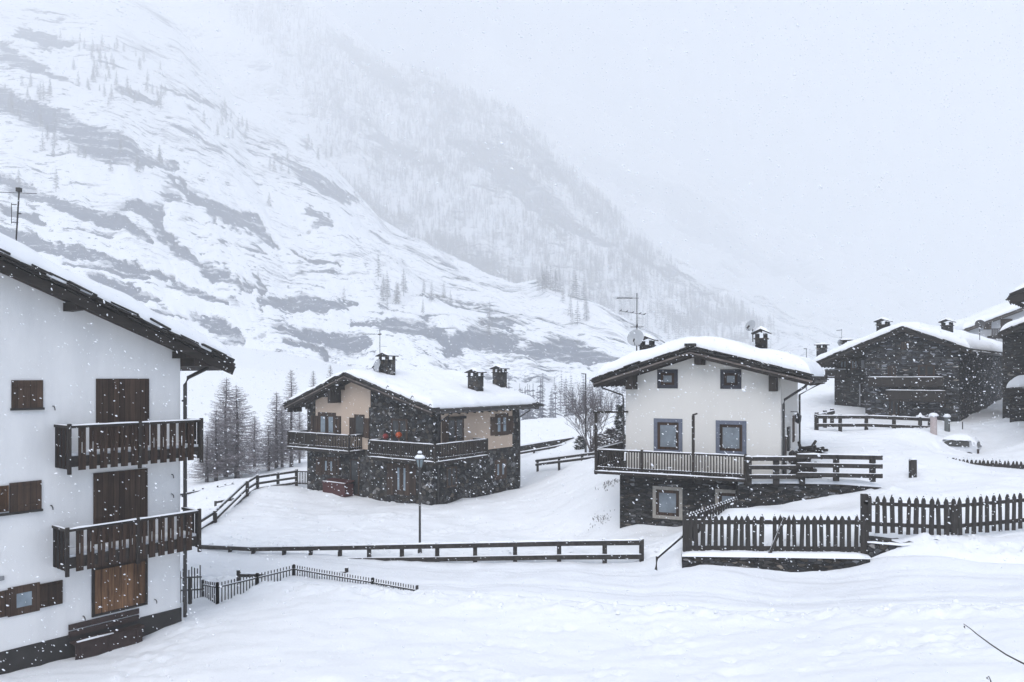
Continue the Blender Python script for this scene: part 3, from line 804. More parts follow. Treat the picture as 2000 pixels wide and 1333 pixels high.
def rect(H, side, pa, pb, off=0.0):
    """local rectangle (u0, u1, z0, z1) from photo pixels of its two opposite corners"""
    f = H.fr if side == 'f' else H.sd
    (xm, ym) = ((pa[0]+pb[0])/2, (pa[1]+pb[1])/2)
    u0 = f(pa[0], ym, off)[0]; u1 = f(pb[0], ym, off)[0]
    z1 = f(xm, pa[1], off)[1]; z0 = f(xm, pb[1], off)[1]
    return u0, u1, z0, z1

def slab(mb, H, side, u0, u1, z0, z1, d0, d1):
    """box on a facade, from d0 to d1 metres outside the wall plane"""
    if side == 'f': mb.box(u0, u1, -d1, -d0, z0, z1)
    else: mb.box(H.W+d0, H.W+d1, u0, u1, z0, z1)
    return mb

def ring(mb, H, side, u0, u1, z0, z1, w, d0, d1):
    slab(mb, H, side, u0, u1, z1-w, z1, d0, d1); slab(mb, H, side, u0, u1, z0, z0+w, d0, d1)
    slab(mb, H, side, u0, u0+w, z0+w, z1-w, d0, d1); slab(mb, H, side, u1-w, u1, z0+w, z1-w, d0, d1)
    return mb

def window(H, side, r, sash=0.07, surround=None, s_w=0.14, s_mat=None, pane_mat=None, mull=0, bars=0, sash_mat=None, depth=0.05, sill=False, base=0.0, mw=0.0):
    u0, u1, z0, z1 = r
    if u0 > u1: u0, u1 = u1, u0
    root = None
    b = base
    if surround:
        root = ring(MB(), H, side, u0, u1, z0, z1, s_w, b-0.12, b+0.035).build("window", s_mat, H.root)
        i0, i1, k0, k1 = u0+s_w, u1-s_w, z0+s_w, z1-s_w
    else: i0, i1, k0, k1 = u0, u1, z0, z1
    fm = ring(MB(), H, side, i0, i1, k0, k1, sash, b-0.1, b+0.022)
    for k in range(mull):
        c = i0 + (i1-i0)*(k+1)/(mull+1); slab(fm, H, side, c-max(sash*0.6, mw), c+max(sash*0.6, mw), k0+sash, k1-sash, b-0.09, b+0.018)
    for k in range(bars):
        c = k0 + (k1-k0)*(k+1)/(bars+1); slab(fm, H, side, i0+sash, i1-sash, c-0.015, c+0.015, b-0.09, b+0.014)
    fo = fm.build("window" if root is None else "frame", sash_mat or M['brown_wood'], root or H.root)
    if root is None: root = fo
    slab(MB(), H, side, i0+sash*0.5, i1-sash*0.5, k0+sash*0.5, k1-sash*0.5, b-0.02, b+0.008).build("pane", pane_mat or M['glass_grey'], root)
    if sill:
        slab(MB(), H, side, u0-0.06, u1+0.06, z0-0.06, z0-0.003, b-0.02, b+0.11).build("sill", M['slate'], root)
    return root

def shutter(H, side, r, mat=None, base=0.0, name="shutter", thick=0.05, battens=True):
    u0, u1, z0, z1 = r
    if u0 > u1: u0, u1 = u1, u0
    m = MB(); slab(m, H, side, u0, u1, z0, z1, base+0.004, base+thick)
    if battens:
        bt = m
        for zc in (z0+(z1-z0)*0.18, z0+(z1-z0)*0.82):
            slab(bt, H, side, u0+0.03, u1-0.03, zc-0.04, zc+0.04, base+thick, base+thick+0.02)
    return m.build(name, mat or M['shutter'], H.root)

def chimney(H, x, y, zbase, w, d, h, mat, cap='gable', seed=0, snow=True):
    """stone stack standing through the roof; slab roof on little pillars"""
    z0, z1 = zbase-0.6, zbase+h
    m = MB().box(x-w/2, x+w/2, y-d/2, y+d/2, z0, z1-0.32)
    for sx in (-1, 1):
        for sy in (-1, 1):
            m.box(x+sx*(w/2-0.07)-0.07, x+sx*(w/2-0.07)+0.07, y+sy*(d/2-0.07)-0.07, y+sy*(d/2-0.07)+0.07, z1-0.32, z1-0.08)
    m.box(x-w/2-0.06, x+w/2+0.06, y-d/2-0.06, y+d/2+0.06, z1-0.34, z1-0.29)
    o = m.build("chimney", mat, H.root)
    c = MB()
    a, b = w/2+0.16, d/2+0.14
    if cap == 'gable':
        c.prism([(x-a, z1-0.10), (x, z1+0.08), (x+a, z1-0.10), (x+a, z1-0.05), (x, z1+0.14), (x-a, z1-0.05)], y-b, y+b)
    else:
        c.box(x-a, x+a, y-b, y+b, z1-0.08, z1-0.02)
    c.build("chimney_cap", M['slate'], o)
    if snow:
        s = MB(); n = 12; m_ = 8; V = []; 
        for i in range(n+1):
            for j in range(m_+1):
                u = -1+2*i/n; v = -1+2*j/m_
                e = max(0.0, 1-max(abs(u), abs(v))**4)
                zb = (z1+0.14-0.19*abs(u)) if cap == 'gable' else z1-0.02
                V.append((x+u*(a-0.03), y+v*(b-0.03), zb+0.005+0.14*math.sqrt(e)))
        F = [(i*(m_+1)+j, (i+1)*(m_+1)+j, (i+1)*(m_+1)+j+1, i*(m_+1)+j+1) for i in range(n) for j in range(m_)]
        s.add(V, F); s.build("chimney_snow", M['snow'], o, smooth=True)
    return o

def cap_snow(mb, p, q, w, h=0.05, rnd=random):
    """rounded line of snow lying on a rail from p to q"""
    p = Vector(p); q = Vector(q); n = max(3, int((q-p).length/0.3)); d = (q-p).normalized(); sx = d.cross(Vector((0, 0, 1))).normalized()
    V = []; 
    for k in range(n+1):
        c = p + (q-p)*k/n; hh = h*rnd.uniform(0.65, 1.2) * (0.5 if k in (0, n) else 1)
        for a, b in ((-0.5, 0), (-0.42, 0.7), (0, 1.0), (0.42, 0.7), (0.5, 0)): V.append(c + sx*a*w + Vector((0, 0, b*hh)))
    F = [(k*5+i, k*5+i+1, (k+1)*5+i+1, (k+1)*5+i) for k in range(n) for i in range(4)]
    F += [(0, 1, 2, 3, 4), tuple(n*5+i for i in (4, 3, 2, 1, 0))]
    return mb.add(V, F)

# ================================================================== the white house (in front)
hx, hy = 0.622, 0.783
A_corner_Y = 24.4
a_c = at(352, 738, A_corner_Y)
A_W = 16.5
A_yaw = math.atan2(hy, hx)
A_O = Vector((a_c.x - hx*A_W, a_c.y - hy*A_W, 0.0))
A = House("white_chalet", A_O, A_yaw, "large white rendered chalet with two slatted dark wood balconies above each other", A_W, 9.0)
xa, za_ = A.fr(0, 533); xb, zb_ = A.fr(336, 684)
A_SL = (za_ - zb_)/(xb - xa)
A_AP = 8.2; A_ZA = zb_ + A_SL*(xb - A_AP)
zpl = A.fr(348, 1188)[1]
wall = MB(); gable_wall(wall, 0, A_W, 0, A.D, zpl, A_AP, A_ZA, A_SL)
wall.build("wall", M['plaster_white'], A.root)
MB().box(-0.02, A_W+0.03, -0.035, A.D, -1.6, zpl-0.002).build("plinth", M['plinth'], A.root)
A_OV = 0.95
A_XR = A.fr(456, 706, A_OV)[0]
gable_roof(A, A_AP, A_ZA, A_SL, -1.3, A_XR, -A_OV, A.D+0.8, snow_t=0.58, seed=3, slate_n=4, barge_h=0.24, light_barge=False, rafters=False, snow_over=(0, 0, 0.20, 0))
zq = A_ZA - A_SL*(A_W-A_AP); ze_ = A_ZA - A_SL*(A_XR-0.12-A_AP); zs_ = A.fr(400, 716, A_OV-0.1)[1]
MB().prism([(A_W+0.02, zs_), (A_XR-0.12, zs_), (A_XR-0.12, ze_-0.01), (A_W+0.02, zq-0.02)], -A_OV+0.1, A.D+0.7).build("eave_box", M['soffit'], A.root)
pb = MB()
for (p0, p1, yb_) in ((123, 158, 607), (336, 362, 700)):
    u0 = A.fr(p0, yb_)[0]; u1 = A.fr(p1, yb_, 0.2)[0]; u1 = u0 + 0.26
    zt = A_ZA - A_SL*(u0-A_AP); zb = A.fr(p0+4, yb_, 0.3)[1]
    o = MB().box(u0, u1, -A_OV+0.06, -0.002, zb, zt-0.05).build("purlin", M['dark_wood'], A.root)
# closed shutters, doors and windows
shutter(A, 'f', rect(A, 'f', (22, 743), (83, 797)), M['shutter'])
s_ = rect(A, 'f', (20, 797), (85, 800)); slab(MB(), A, 'f', s_[0], s_[1], s_[2]-0.02, s_[3], 0.0, 0.09).build("sill", M['slate'], A.root)
shutter(A, 'f', rect(A, 'f', (187, 740), (290, 905)), M['shutter'], name="door", battens=False)
shutter(A, 'f', rect(A, 'f', (182, 920), (287, 1105)), M['shutter'], name="door", battens=False)
r3 = rect(A, 'f', (180, 1101), (286, 1192)); d3 = shutter(A, 'f', r3, M['shutter_brown'], name="door", battens=False, thick=0.03)
tag(d3, "weathered golden brown plank door")
ring(MB(), A, 'f', r3[0]-0.02, r3[1]+0.02, r3[2]-0.02, r3[3]+0.02, 0.07, 0.0, 0.05).build("door_frame", M['dark_wood'], A.root)
shutter(A, 'f', rect(A, 'f', (18, 941), (80, 998)), M['shutter'])
sh = shutter(A, 'f', rect(A, 'f', (-22, 950), (16, 1001)), M['shutter_brown']); tag(sh, "open golden brown shutter")
s_ = rect(A, 'f', (-22, 1000), (82, 1003)); slab(MB(), A, 'f', s_[0], s_[1], s_[2]-0.02, s_[3], 0.0, 0.09).build("sill", M['slate'], A.root)
rw = rect(A, 'f', (15, 1143), (77, 1199))
window(A, 'f', rw, sash=0.20, pane_mat=M['glass_blue'], mull=0, sash_mat=M['shutter'], base=0.02)
shutter(A, 'f', rect(A, 'f', (77, 1137), (121, 1183)), M['brown_wood'], base=0.01)
shutter(A, 'f', rect(A, 'f', (-34, 1157), (15, 1208)), M['brown_wood'], base=0.01)
# shutter hooks
for (hx_, hy_) in ((103, 797), (99, 991), (162, 1207), (302, 1174), (335, 930), (335, 968)):
    u, z = A.fr(hx_, hy_)
    MB().tube([(u, -0.001, z+0.05), (u, -0.07, z+0.05), (u+0.02, -0.09, z-0.01), (u+0.03, -0.08, z-0.07)], 0.016, 5).build("shutter_hook", M['metal_dark'], A.root)
# vent box at the edge of the picture
s_ = rect(A, 'f', (-6, 1126), (7, 1134)); slab(MB(), A, 'f', s_[0], s_[1], s_[2], s_[3], 0, 0.06).build("vent_grille", M['metal_grey'], A.root)

def slat_balcony(H, pl, pr, zt, zb, zrail_at, P, x0, x1, snow=True):
    """balcony with wide sawn boards; zt/zb = rail top and lower board end, P = depth"""
    fl = zb + 0.30
    floor = MB().box(x0+0.04, x1-0.04, -P+0.07, -0.002, fl, fl+0.10).build("balcony", M['dark_wood'], H.root)
    MB().box(x0+0.05, x1-0.05, -P+0.09, -0.01, fl+0.10, fl+0.17).build("balcony_snow", M['snow'], floor)
    fr_ = MB()
    fr_.box(x0-0.02, x1+0.02, -P-0.035, -P+0.045, zt-0.075, zt)                       # top rails
    fr_.box(x0-0.02, x0+0.06, -P+0.05, 0.0, zt-0.075, zt-0.002)
    fr_.box(x1-0.06, x1+0.02, -P+0.05, 0.0, zt-0.075, zt-0.002)
    for z in (zb+0.24,):                                                              # lower rails behind the boards
        fr_.box(x0+0.02, x1-0.02, -P+0.028, -P+0.068, z, z+0.16)
        fr_.box(x0+0.022, x0+0.055, -P+0.07, -0.003, z, z+0.16); fr_.box(x1-0.055, x1-0.022, -P+0.07, -0.003, z, z+0.16)
    fr_.build("rail", M['dark_wood_x'], floor)
    fa = MB(); fa.box(x0+0.03, x1-0.03, -P+0.0285, -P+0.062, zb+0.10, zb+0.238); fa.box(x0+0.028, x0+0.05, -P+0.07, -0.003, zb+0.12, zb+0.238); fa.box(x1-0.05, x1-0.028, -P+0.07, -0.003, zb+0.12, zb+0.238)
    fa.build("fascia", M['dark_wood_x'], floor)
    for x in (x0, (x0+x1)/2, x1):
        MB().box(x-0.045, x+0.045, -P-0.052, -P+0.03, zb-0.10, zt+0.05).build("post", M['dark_wood'], floor)
    # front boards with a key-hole slot
    pitch = 0.29; n = int((x1-x0-0.12)/pitch); off = (x1-x0-n*pitch)/2
    def board(w):
        m = MB(); g = 0.016; z0, z1 = zb, zt-0.078
        m.box(-w/2, -g, 0, 0.026, z0, z1); m.box(g, w/2, 0, 0.026, z0, z1)
        m.box(-g, g, 0.001, 0.025, z0, z0+0.48); m.box(-g, g, 0.001, 0.025, z1-0.10, z1)
        m.box(-g, -g*0.35, 0.001, 0.025, z0+0.78, z1-0.10); m.box(g*0.35, g, 0.001, 0.025, z0+0.78, z1-0.10)
        return m
    proto = None
    for k in range(n):
        xc = x0 + off + pitch*(k+0.5)
        if proto is None: proto = o = board(0.195).build("board", M['brown_wood'], floor)
        else:
            o = proto.copy(); COL.objects.link(o); o.parent = floor
        o.location = (xc, -P, 0)
    ns = max(2, int(P/0.22)); ps = P/ns
    sp = None
    for x in (x0+0.0, x1-0.026):
        for k in range(ns):
            yc = -P + ps*(k+0.5)
            if sp is None: sp = o = MB().box(0, 0.026, -ps*0.36, ps*0.36, zb+0.03, zt-0.078).build("board", M['brown_wood'], floor)
            else:
                o = sp.copy(); COL.objects.link(o); o.parent = floor
            o.location = (x, yc, 0)
    if snow:
        s = MB(); cap_snow(s, (x0, -P, zt), (x1, -P, zt), 0.09, 0.045)
        cap_snow(s, (x0+0.02, -P+0.05, zt), (x0+0.02, -0.02, zt), 0.07, 0.03); cap_snow(s, (x1-0.02, -P+0.05, zt), (x1-0.02, -0.02, zt), 0.07, 0.03)
        s.build("rail_snow", M['snow'], floor, smooth=True)
    return floor
AP_ = 1.0
x0 = A.fr(135, 832, AP_)[0]; x1 = A.fr(393, 820, AP_)[0]
slat_balcony(A, None, None, A.fr(265, 826, AP_)[1], A.fr(265, 909, AP_)[1], None, AP_, x0, x1)
x0 = A.fr(131, 1036, AP_)[0]; x1 = A.fr(389, 995, AP_)[0]
slat_balcony(A, None, None, A.fr(260, 1016, AP_)[1], A.fr(260, 1096, AP_)[1], None, AP_, x0, x1)
# gutter pipe at the corner
u = A_W + 0.10
zE = A_ZA - A_SL*(A_XR-A_AP)
gut = MB().tube([(A_XR-0.38, -0.12, A.fr(409, 716)[1]+0.05), (A_XR-0.42, -0.12, A.fr(407, 719)[1]), (u+0.10, -0.12, A.fr(363, 738)[1]), (u, -0.12, A.fr(360, 752)[1]), (u, -0.12, -0.25)], 0.062, 8)
gp_ = gut.build("gutter_pipe", M['metal_dark'], A.root)
for py in (783, 968):
    z = A.fr(357, py)[1]; MB().box(A_W+0.0, u-0.02, -0.16, -0.09, z-0.03, z+0.03).build("pipe_clip", M['metal_dark'], gp_)
# snow hook on the roof
hk = A.fr(333, 640, A_OV-0.25)
MB().tube([(hk[0]-0.16, -A_OV+0.25, hk[1]-0.18), (hk[0]-0.05, -A_OV+0.25, hk[1]-0.02), (hk[0]+0.06, -A_OV+0.25, hk[1]+0.04)], 0.02, 5).build("snow_hook", M['metal_dark'], A.root)

# antenna mast on the white roof
def antenna(name, p, h, label, boomlen=0.0, extra=None, rz=0.0, mat=None, lean=0.0):
    e = empty(name, p, rz, label, "antenna")
    MB().tube([(0, 0, -0.5), (lean, 0, h)], 0.022, 6).build("mast", mat or M['metal_dark'], e)
    return e
ax_, az_ = A.fr(29, 478, -2.0)
pA = A.world((ax_, 2.0, az_))
hA = 1.0
topz = CAM_Z + (HOR-370)/FPX*pA.y
ant = antenna("antenna", pA, topz-pA.z, "thin dark antenna mast with a box on top on the white chalet's roof", lean=0.13)
hh = topz-pA.z
MB().box(0.06, 0.18, -0.06, 0.06, hh-0.08, hh+0.04).build("amplifier_box", M['metal_dark'], ant)
yg = MB()
yg.tube([(-0.9, 0.15, hh-0.04), (0.75, -0.15, hh-0.17)], 0.010, 5)
for f_ in (0.40, 0.72):
    yg.tube([(0.05, 0, hh*f_), (-0.10, 0, hh*f_+0.01)], 0.014, 5)
yg.tube([(-0.10, 0, hh*0.38), (-0.10, 0, hh*0.75)], 0.010, 5)
yg.tube([(0.08, 0, hh*0.56), (0.19, 0, hh*0.555)], 0.018, 5)
yg.build("dipoles", M['metal_dark'], ant)

# bench standing against the plinth of the white house
u0, zt = A.fr(147, 1222, 0.5); u1, _ = A.fr(285, 1200, 0.5)
u1 = max(u1, u0+2.0)
bz = gz(*A.world(((u0+u1)/2, -0.5, 0)).xy) + 0.06
ben = empty("bench", A.world(((u0+u1)/2, -0.31, 0)), A_yaw, "dark red wooden bench against the plinth of the white chalet", "bench")
ben.location.z = bz
L = (u1-u0)/2; zs = 0.45
MB().box(-L, L, -0.12, 0.20, zs-0.05, zs).build("seat", M['red_wood'], ben)
bk = MB(); bk.box(-L, L, 0.24, 0.28, zs+0.10, zs+0.26); bk.box(-L, L, 0.24, 0.28, zs+0.30, zs+0.46); bk.build("backrest", M['red_wood'], ben)
MB().box(-L+0.05, L-0.05, -0.08, -0.05, -0.2, zs-0.055).build("front_board", M['red_wood'], ben)
for sx in (-1, 0, 1):
    MB().box(sx*(L-0.2)-0.04, sx*(L-0.2)+0.04, -0.11, 0.23, -0.3, zs-0.052).build("leg", M['red_wood'], ben)
s = MB(); cap_snow(s, (-L+0.1, -0.05, zs), (L*0.1, -0.05, zs), 0.10, 0.04); s.build("seat_snow", M['snow'], ben, smooth=True)

# ================================================================== the stone house (middle)
B_W, B_D = 11.2, 8.8
b_c = at(846, 738, 44.0)
B_yaw = math.atan2(-0.581, 0.814)
B_O = Vector((b_c.x - 0.814*B_W, b_c.y + 0.581*B_W, 0.0))
B = House("stone_chalet", B_O, B_yaw, "two storey stone and tan plaster chalet with three chimneys on its snowy roof", B_W, B_D)
B_OV = 1.15
B_AP, zt_ = B.fr(672, 727, B_OV)
xr_, zr_ = B.fr(845, 797, B_OV)
B_ZT = zt_-0.05; B_SL = (zt_-zr_)/(xr_-B_AP)
xl_, zl_ = B.fr(556, 788, B_OV)
B_SLL = (zt_-zl_)/(B_AP-xl_)
B_ZA = B_ZT - 0.27
wm = MB()
wm.prism([(0.0, -1.2), (B_W, -1.2), (B_W, B_ZA-B_SL*(B_W-B_AP)), (B_AP, B_ZA), (0.0, B_ZA-B_SLL*B_AP)], 0, B_D)
wm.build("wall", M['stone'], B.root)
# plaster panels, a few mm proud of the stone
xpl = B.fr(617, 800)[0]; xpr = B.fr(724, 800)[0]; zpb = B.fr(700, 877)[1]
def bz_roof(x): return B_ZA - (B_SLL*(B_AP-x) if x < B_AP else B_SL*(x-B_AP))
pl = MB(); pl.prism([(xpl, zpb), (xpr, zpb), (xpr, bz_roof(xpr)-0.01), (B_AP, B_ZA-0.01), (xpl, bz_roof(xpl)-0.01)], -0.03, 0.05)
pl.build("plaster_panel", M['plaster_tan'], B.root)
MB().box(xpr+0.003, B_W+0.0, -0.16, 0.03, -1.2, bz_roof(B_W)-0.1).build("stone_facing", M['stone'], B.root)
ya = B.sd(861, 830)[0]; yb_ = B.sd(1000, 830)[0]; zsb = B.sd(980, 875)[1]
ya = max(ya, 0.5)
slab(MB(), B, 's', ya, yb_, zsb, bz_roof(B_W)-0.06, -0.04, 0.03).build("plaster_panel", M['plaster_tan'], B.root)
# roof
ro, zzB, topB = gable_roof(B, B_AP, B_ZA, B_SL, xl_, xr_, -B_OV, B_D+0.9, snow_t=0.42, seed=5, slopes=(B_SLL, B_SL), slate_n=3)
for px_, w_ in ((672, 0.24), (588, 0.2)):
    u = B.fr(px_, 760)[0]
    MB().box(u-w_/2, u+w_/2, -B_OV+0.1, -0.002, bz_roof(u)-0.36, bz_roof(u)-0.06).build("purlin", M['dark_wood'], B.root)
uu = B.fr(664, 780)[0]
MB().box(uu-0.14, uu+0.14, -0.9, -0.033, B.fr(664, 787)[1], B.fr(664, 760)[1]).build("bracket", M['dark_wood'], B.root)
pa_ = B.fr(634, 775); pb2 = B.fr(668, 748)
MB().prism([(pa_[0], pa_[1]+0.35), (pa_[0]+0.25, pa_[1]), (pb2[0], pa_[1]), (pb2[0], bz_roof(pb2[0])-0.1), (pa_[0]-0.2, bz_roof(pa_[0]-0.2)-0.1)], -0.62, -0.5).build("gable_board", M['dark_wood'], B.root)
# front windows
DK = M['shutter']
window(B, 'f', rect(B, 'f', (622, 806), (657, 853)), sash=0.27, pane_mat=M['glass_blue'], mull=1, mw=0.10, sash_mat=DK, base=0.035)
shutter(B, 'f', rect(B, 'f', (609, 812), (622, 850)), DK, base=0.032); shutter(B, 'f', rect(B, 'f', (657, 813), (667, 851)), DK, base=0.032)
window(B, 'f', rect(B, 'f', (693, 810), (713, 854)), sash=0.12, pane_mat=M['glass_dark'], sash_mat=DK, base=0.035)
shutter(B, 'f', rect(B, 'f', (684, 816), (693, 853)), DK, base=0.032); shutter(B, 'f', rect(B, 'f', (717, 817), (726, 856)), DK, base=0.17)
window(B, 'f', rect(B, 'f', (630, 893), (655, 928)), sash=0.27, pane_mat=M['glass_blue'], mull=1, mw=0.10, sash_mat=DK, base=0.02)
shutter(B, 'f', rect(B, 'f', (618, 893), (630, 928)), DK, base=0.01); shutter(B, 'f', rect(B, 'f', (655, 893), (666, 928)), DK, base=0.01)
window(B, 'f', rect(B, 'f', (685, 897), (702, 968)), sash=0.10, pane_mat=M['glass_dark'], sash_mat=DK, base=0.02)
window(B, 'f', rect(B, 'f', (774, 905), (803, 966)), sash=0.27, pane_mat=M['glass_blue'], mull=1, mw=0.10, sash_mat=DK, base=0.18)
shutter(B, 'f', rect(B, 'f', (760, 905), (774, 966)), DK, base=0.165); shutter(B, 'f', rect(B, 'f', (803, 905), (816, 966)), DK, base=0.165)
window(B, 'f', rect(B, 'f', (768, 818), (800, 868)), sash=0.14, pane_mat=M['glass_dark'], mull=1, sash_mat=DK, base=0.18)
# side windows and door
window(B, 's', rect(B, 's', (966, 808), (992, 851)), sash=0.27, pane_mat=M['glass_blue'], mull=1, mw=0.10, bars=1, sash_mat=DK, base=0.035)
shutter(B, 's', rect(B, 's', (957, 815), (966, 851)), DK, base=0.035); shutter(B, 's', rect(B, 's', (992, 813), (1001, 848)), DK, base=0.035)
window(B, 's', rect(B, 's', (872, 815), (905, 866)), sash=0.16, pane_mat=M['glass_dark'], mull=1, sash_mat=DK, base=0.035)
r_ = rect(B, 's', (870, 814), (908, 819)); slab(MB(), B, 's', r_[0], r_[1], r_[2], r_[3], 0.03, 0.14).build("lintel", M['dark_wood'], B.root)
shutter(B, 's', rect(B, 's', (862, 820), (871, 866)), DK, base=0.04)
window(B, 's', rect(B, 's', (966, 898), (989, 936)), sash=0.27, pane_mat=M['glass_blue'], mull=1, mw=0.10, sash_mat=DK, base=0.0)
window(B, 's', rect(B, 's', (872, 912), (892, 952)), sash=0.12, pane_mat=M['glass_dark'], mull=1, sash_mat=DK, base=0.0)
# balconies of thin balusters
def thin_balcony(H, path, zt, zf, open_to, bal=0.062, pitch=0.145, post_at=(), deck_poly=None, rail_h=0.07, mat=None, under=0.22, skip_first=False):
    """path: list of (x, y) along the outer edge; railing of thin uprights"""
    deck = MB()
    n = len(deck_poly)
    V = [(x, y, zf-under) for x, y in deck_poly] + [(x, y, zf) for x, y in deck_poly]
    deck.add(V, [tuple(range(n)), tuple(range(2*n-1, n-1, -1))] + [(i, i+n, (i+1) % n+n, (i+1) % n) for i in range(n)])
    d = deck.build("balcony", M['dark_wood'], H.root)
    rails = MB(); sn = MB()
    for (a, b) in zip(path[:-1], path[1:]):
        a = Vector((*a, 0)); b = Vector((*b, 0)); L = (b-a).length; t = (b-a)/L
        rails.beam((a.x, a.y, zt-rail_h/2), (b.x, b.y, zt-rail_h/2), 0.09, rail_h)
        rails.beam((a.x, a.y, zf+0.13), (b.x, b.y, zf+0.13), 0.05, 0.06)
        cap_snow(sn, (a.x, a.y, zt), (b.x, b.y, zt), 0.085, 0.045)
        nv = Vector((t.y, -t.x, 0))
        cap_snow(sn, (a.x, a.y, zf+0.165), (b.x, b.y, zf+0.165), 0.05, 0.025)
        cap_snow(sn, Vector((a.x, a.y, zf-0.03)) + nv*0.06, Vector((b.x, b.y, zf-0.03)) + nv*0.06, 0.10, 0.05)
    rails.build("rail", mat or M['dark_wood_x'], d)
    sn.build("rail_snow", M['snow'], d, smooth=True)
    proto = None; cnt = 0
    tot = sum((Vector(b)-Vector(a)).length for a, b in zip(path[:-1], path[1:]))
    for (a, b) in zip(path[:-1], path[1:]):
        a = Vector(a); b = Vector(b); L = (b-a).length; n_ = max(1, int(L/pitch))
        for k in range(n_):
            p = a + (b-a)*((k+0.5)/n_)
            if proto is None: proto = o = MB().box(-bal/2, bal/2, -bal/2, bal/2, zf+0.02, zt-rail_h).build("baluster", mat or M['dark_wood'], d)
            else:
                o = proto.copy(); COL.objects.link(o); o.parent = d
            o.location = (p.x, p.y, 0)
    for (x, y, z0, z1) in post_at:
        MB().box(x-0.055, x+0.055, y-0.055, y+0.055, z0, z1).build("post", mat or M['dark_wood'], d)
    return d
BO = 1.1
zt1 = B.fr(780, 864, BO)[1]; zf1 = zt1-0.95
xs0 = B.fr(721, 870, BO)[0]
ye = B.sd(951, 870, BO)[0]
c = (B_W+BO, -BO)
thin_balcony(B, [(xs0, -0.17), (xs0, -BO), c, (B_W+BO, ye), (B_W, ye)], zt1, zf1, None, deck_poly=[(xs0-0.05, -0.165), (xs0-0.05, -BO-0.08), (B_W+BO+0.08, -BO-0.08), (B_W+BO+0.08, ye+0.05), (B_W-0.0, ye+0.05), (B_W-0.0, -0.165)],
             post_at=[(c[0], c[1], zf1-0.2, zt1+0.03), (xs0, -BO, zf1-0.2, zt1+0.03), ((xs0+c[0])/2, -BO, zf1-0.1, zt1), (B_W+BO, ye, zf1-0.2, zt1+0.03)])
zt2 = B.fr(640, 848, BO)[1]; zf2 = zt2-0.95
xe2 = B.fr(682, 850, BO)[0]; xs2 = B.fr(563, 846, BO)[0]
thin_balcony(B, [(xs2, 2.4), (xs2, -BO), (xe2, -BO), (xe2, -0.035)], zt2, zf2, None, deck_poly=[(xs2-0.06, 2.4), (xs2-0.06, -BO-0.08), (xe2+0.05, -BO-0.08), (xe2+0.05, -0.034), (-0.002, -0.034), (-0.002, 2.4)],
             post_at=[(xs2, -BO, zf2-0.2, zt2+0.03), (xe2, -BO, zf2-0.2, zt2+0.03), (B.fr(614, 850, BO)[0], -BO, zf2-0.1, zt2)])
# chimneys
def stack(H, px, base_py, top_py, wpx, apex, za, slope, side, mat, cap='gable', d=0.9, snow=True, dy=0.0):
    p = H.roof_hit(px, base_py, apex, za, slope, side)
    p.y += dy
    w = H.world(p); Y = w.y
    width = wpx/FPX*Y; h = (base_py-top_py)/FPX*Y
    return chimney(H, p.x, p.y, p.z, width, width*d, h, mat, cap, snow=snow), p, w, width, h
tz = B_ZA+topB+0.25
chB, pB, wB, wdB, hB = stack(B, 756, 735, 694, 24, B_AP, tz, B_SL, 1, M['stone'])
stack(B, 929, 767, 726, 23, B_AP, tz, B_SL, 1, M['stone'])
stack(B, 976, 759, 719, 21, B_AP, tz, B_SL, 1, M['stone'])
# gutters and pipes
zE = bz_roof(xr_)
MB().tube([(xr_+0.05, -B_OV+0.15, zE+0.02), (xr_+0.05, B_D+0.8, zE+0.02)], 0.07, 8).build("gutter", M['metal_dark'], B.root)
for y in (0.35, B_D-0.1):
    MB().tube([(xr_, y, zE-0.05), (xr_-0.1, y, zE-0.2), (B_W+0.12, y, zE-0.62), (B_W+0.09, y, zE-0.9), (B_W+0.09, y, -0.3)], 0.045, 6).build("gutter_pipe", M['metal_dark'], B.root)
for (hx_, hy_) in ((756, 757), (804, 777), (839, 793)):
    p = B.roof_hit(hx_+1, hy_, B_AP, B_ZA+topB+0.40, B_SL, 1)
    MB().tube([(p.x-0.12, p.y, p.z-0.06), (p.x, p.y, p.z+0.10), (p.x+0.10, p.y, p.z+0.03)], 0.022, 5).build("snow_hook", M['metal_dark'], B.root)
# red chest by the wall
u0, _ = B.fr(640, 960, 0.5); u1, _ = B.fr(683, 962, 0.5)
cc = B.world(((u0+u1)/2, -0.55, 0)); zc = gz(cc.x, cc.y)
chest = empty("storage_chest", (cc.x, cc.y, zc), B_yaw, "red wooden storage chest against the stone chalet's front wall", "chest")
w2 = (u1-u0)/2
MB().box(-w2, w2, -0.36, 0.36, -0.1, 0.66).build("box", M['red_chest'], chest)
MB().prism_x([(-0.41, 0.66), (0.41, 0.80), (0.41, 0.87), (-0.41, 0.73)], -w2-0.04, w2+0.04).build("lid", M['red_chest'], chest)
s = MB(); cap_snow(s, (-w2, -0.32, 0.745), (w2, -0.32, 0.745), 0.16, 0.035); s.build("lid_snow", M['snow'], chest, smooth=True)
# the two round ornaments hanging behind the railing
for (px_, py_, r_, mt, lab) in ((779, 850, 0.19, 'orange', "bright orange round ornament behind the stone chalet's balcony rail"), (753, 853, 0.18, 'red', "dark red round ornament behind the stone chalet's balcony rail")):
    u, z = B.fr(px_, py_, 0.5)
    e = empty("ornament", B.world((u, -0.5, z)), B_yaw, lab, "ornament")
    m = MB(); m.lathe([(r_*math.sin(math.pi*k/12)*(1+0.05*(k % 2)), -r_*math.cos(math.pi*k/12)) for k in range(1, 12)], (0, 0, 0), 18)
    m.build("ball", M[mt], e, smooth=True)
    MB().tube([(0, 0, r_*0.95), (0, 0, r_+0.5), (0, 0.30, r_+0.5)], 0.02, 5).build("hanger", M['metal_dark'], e)

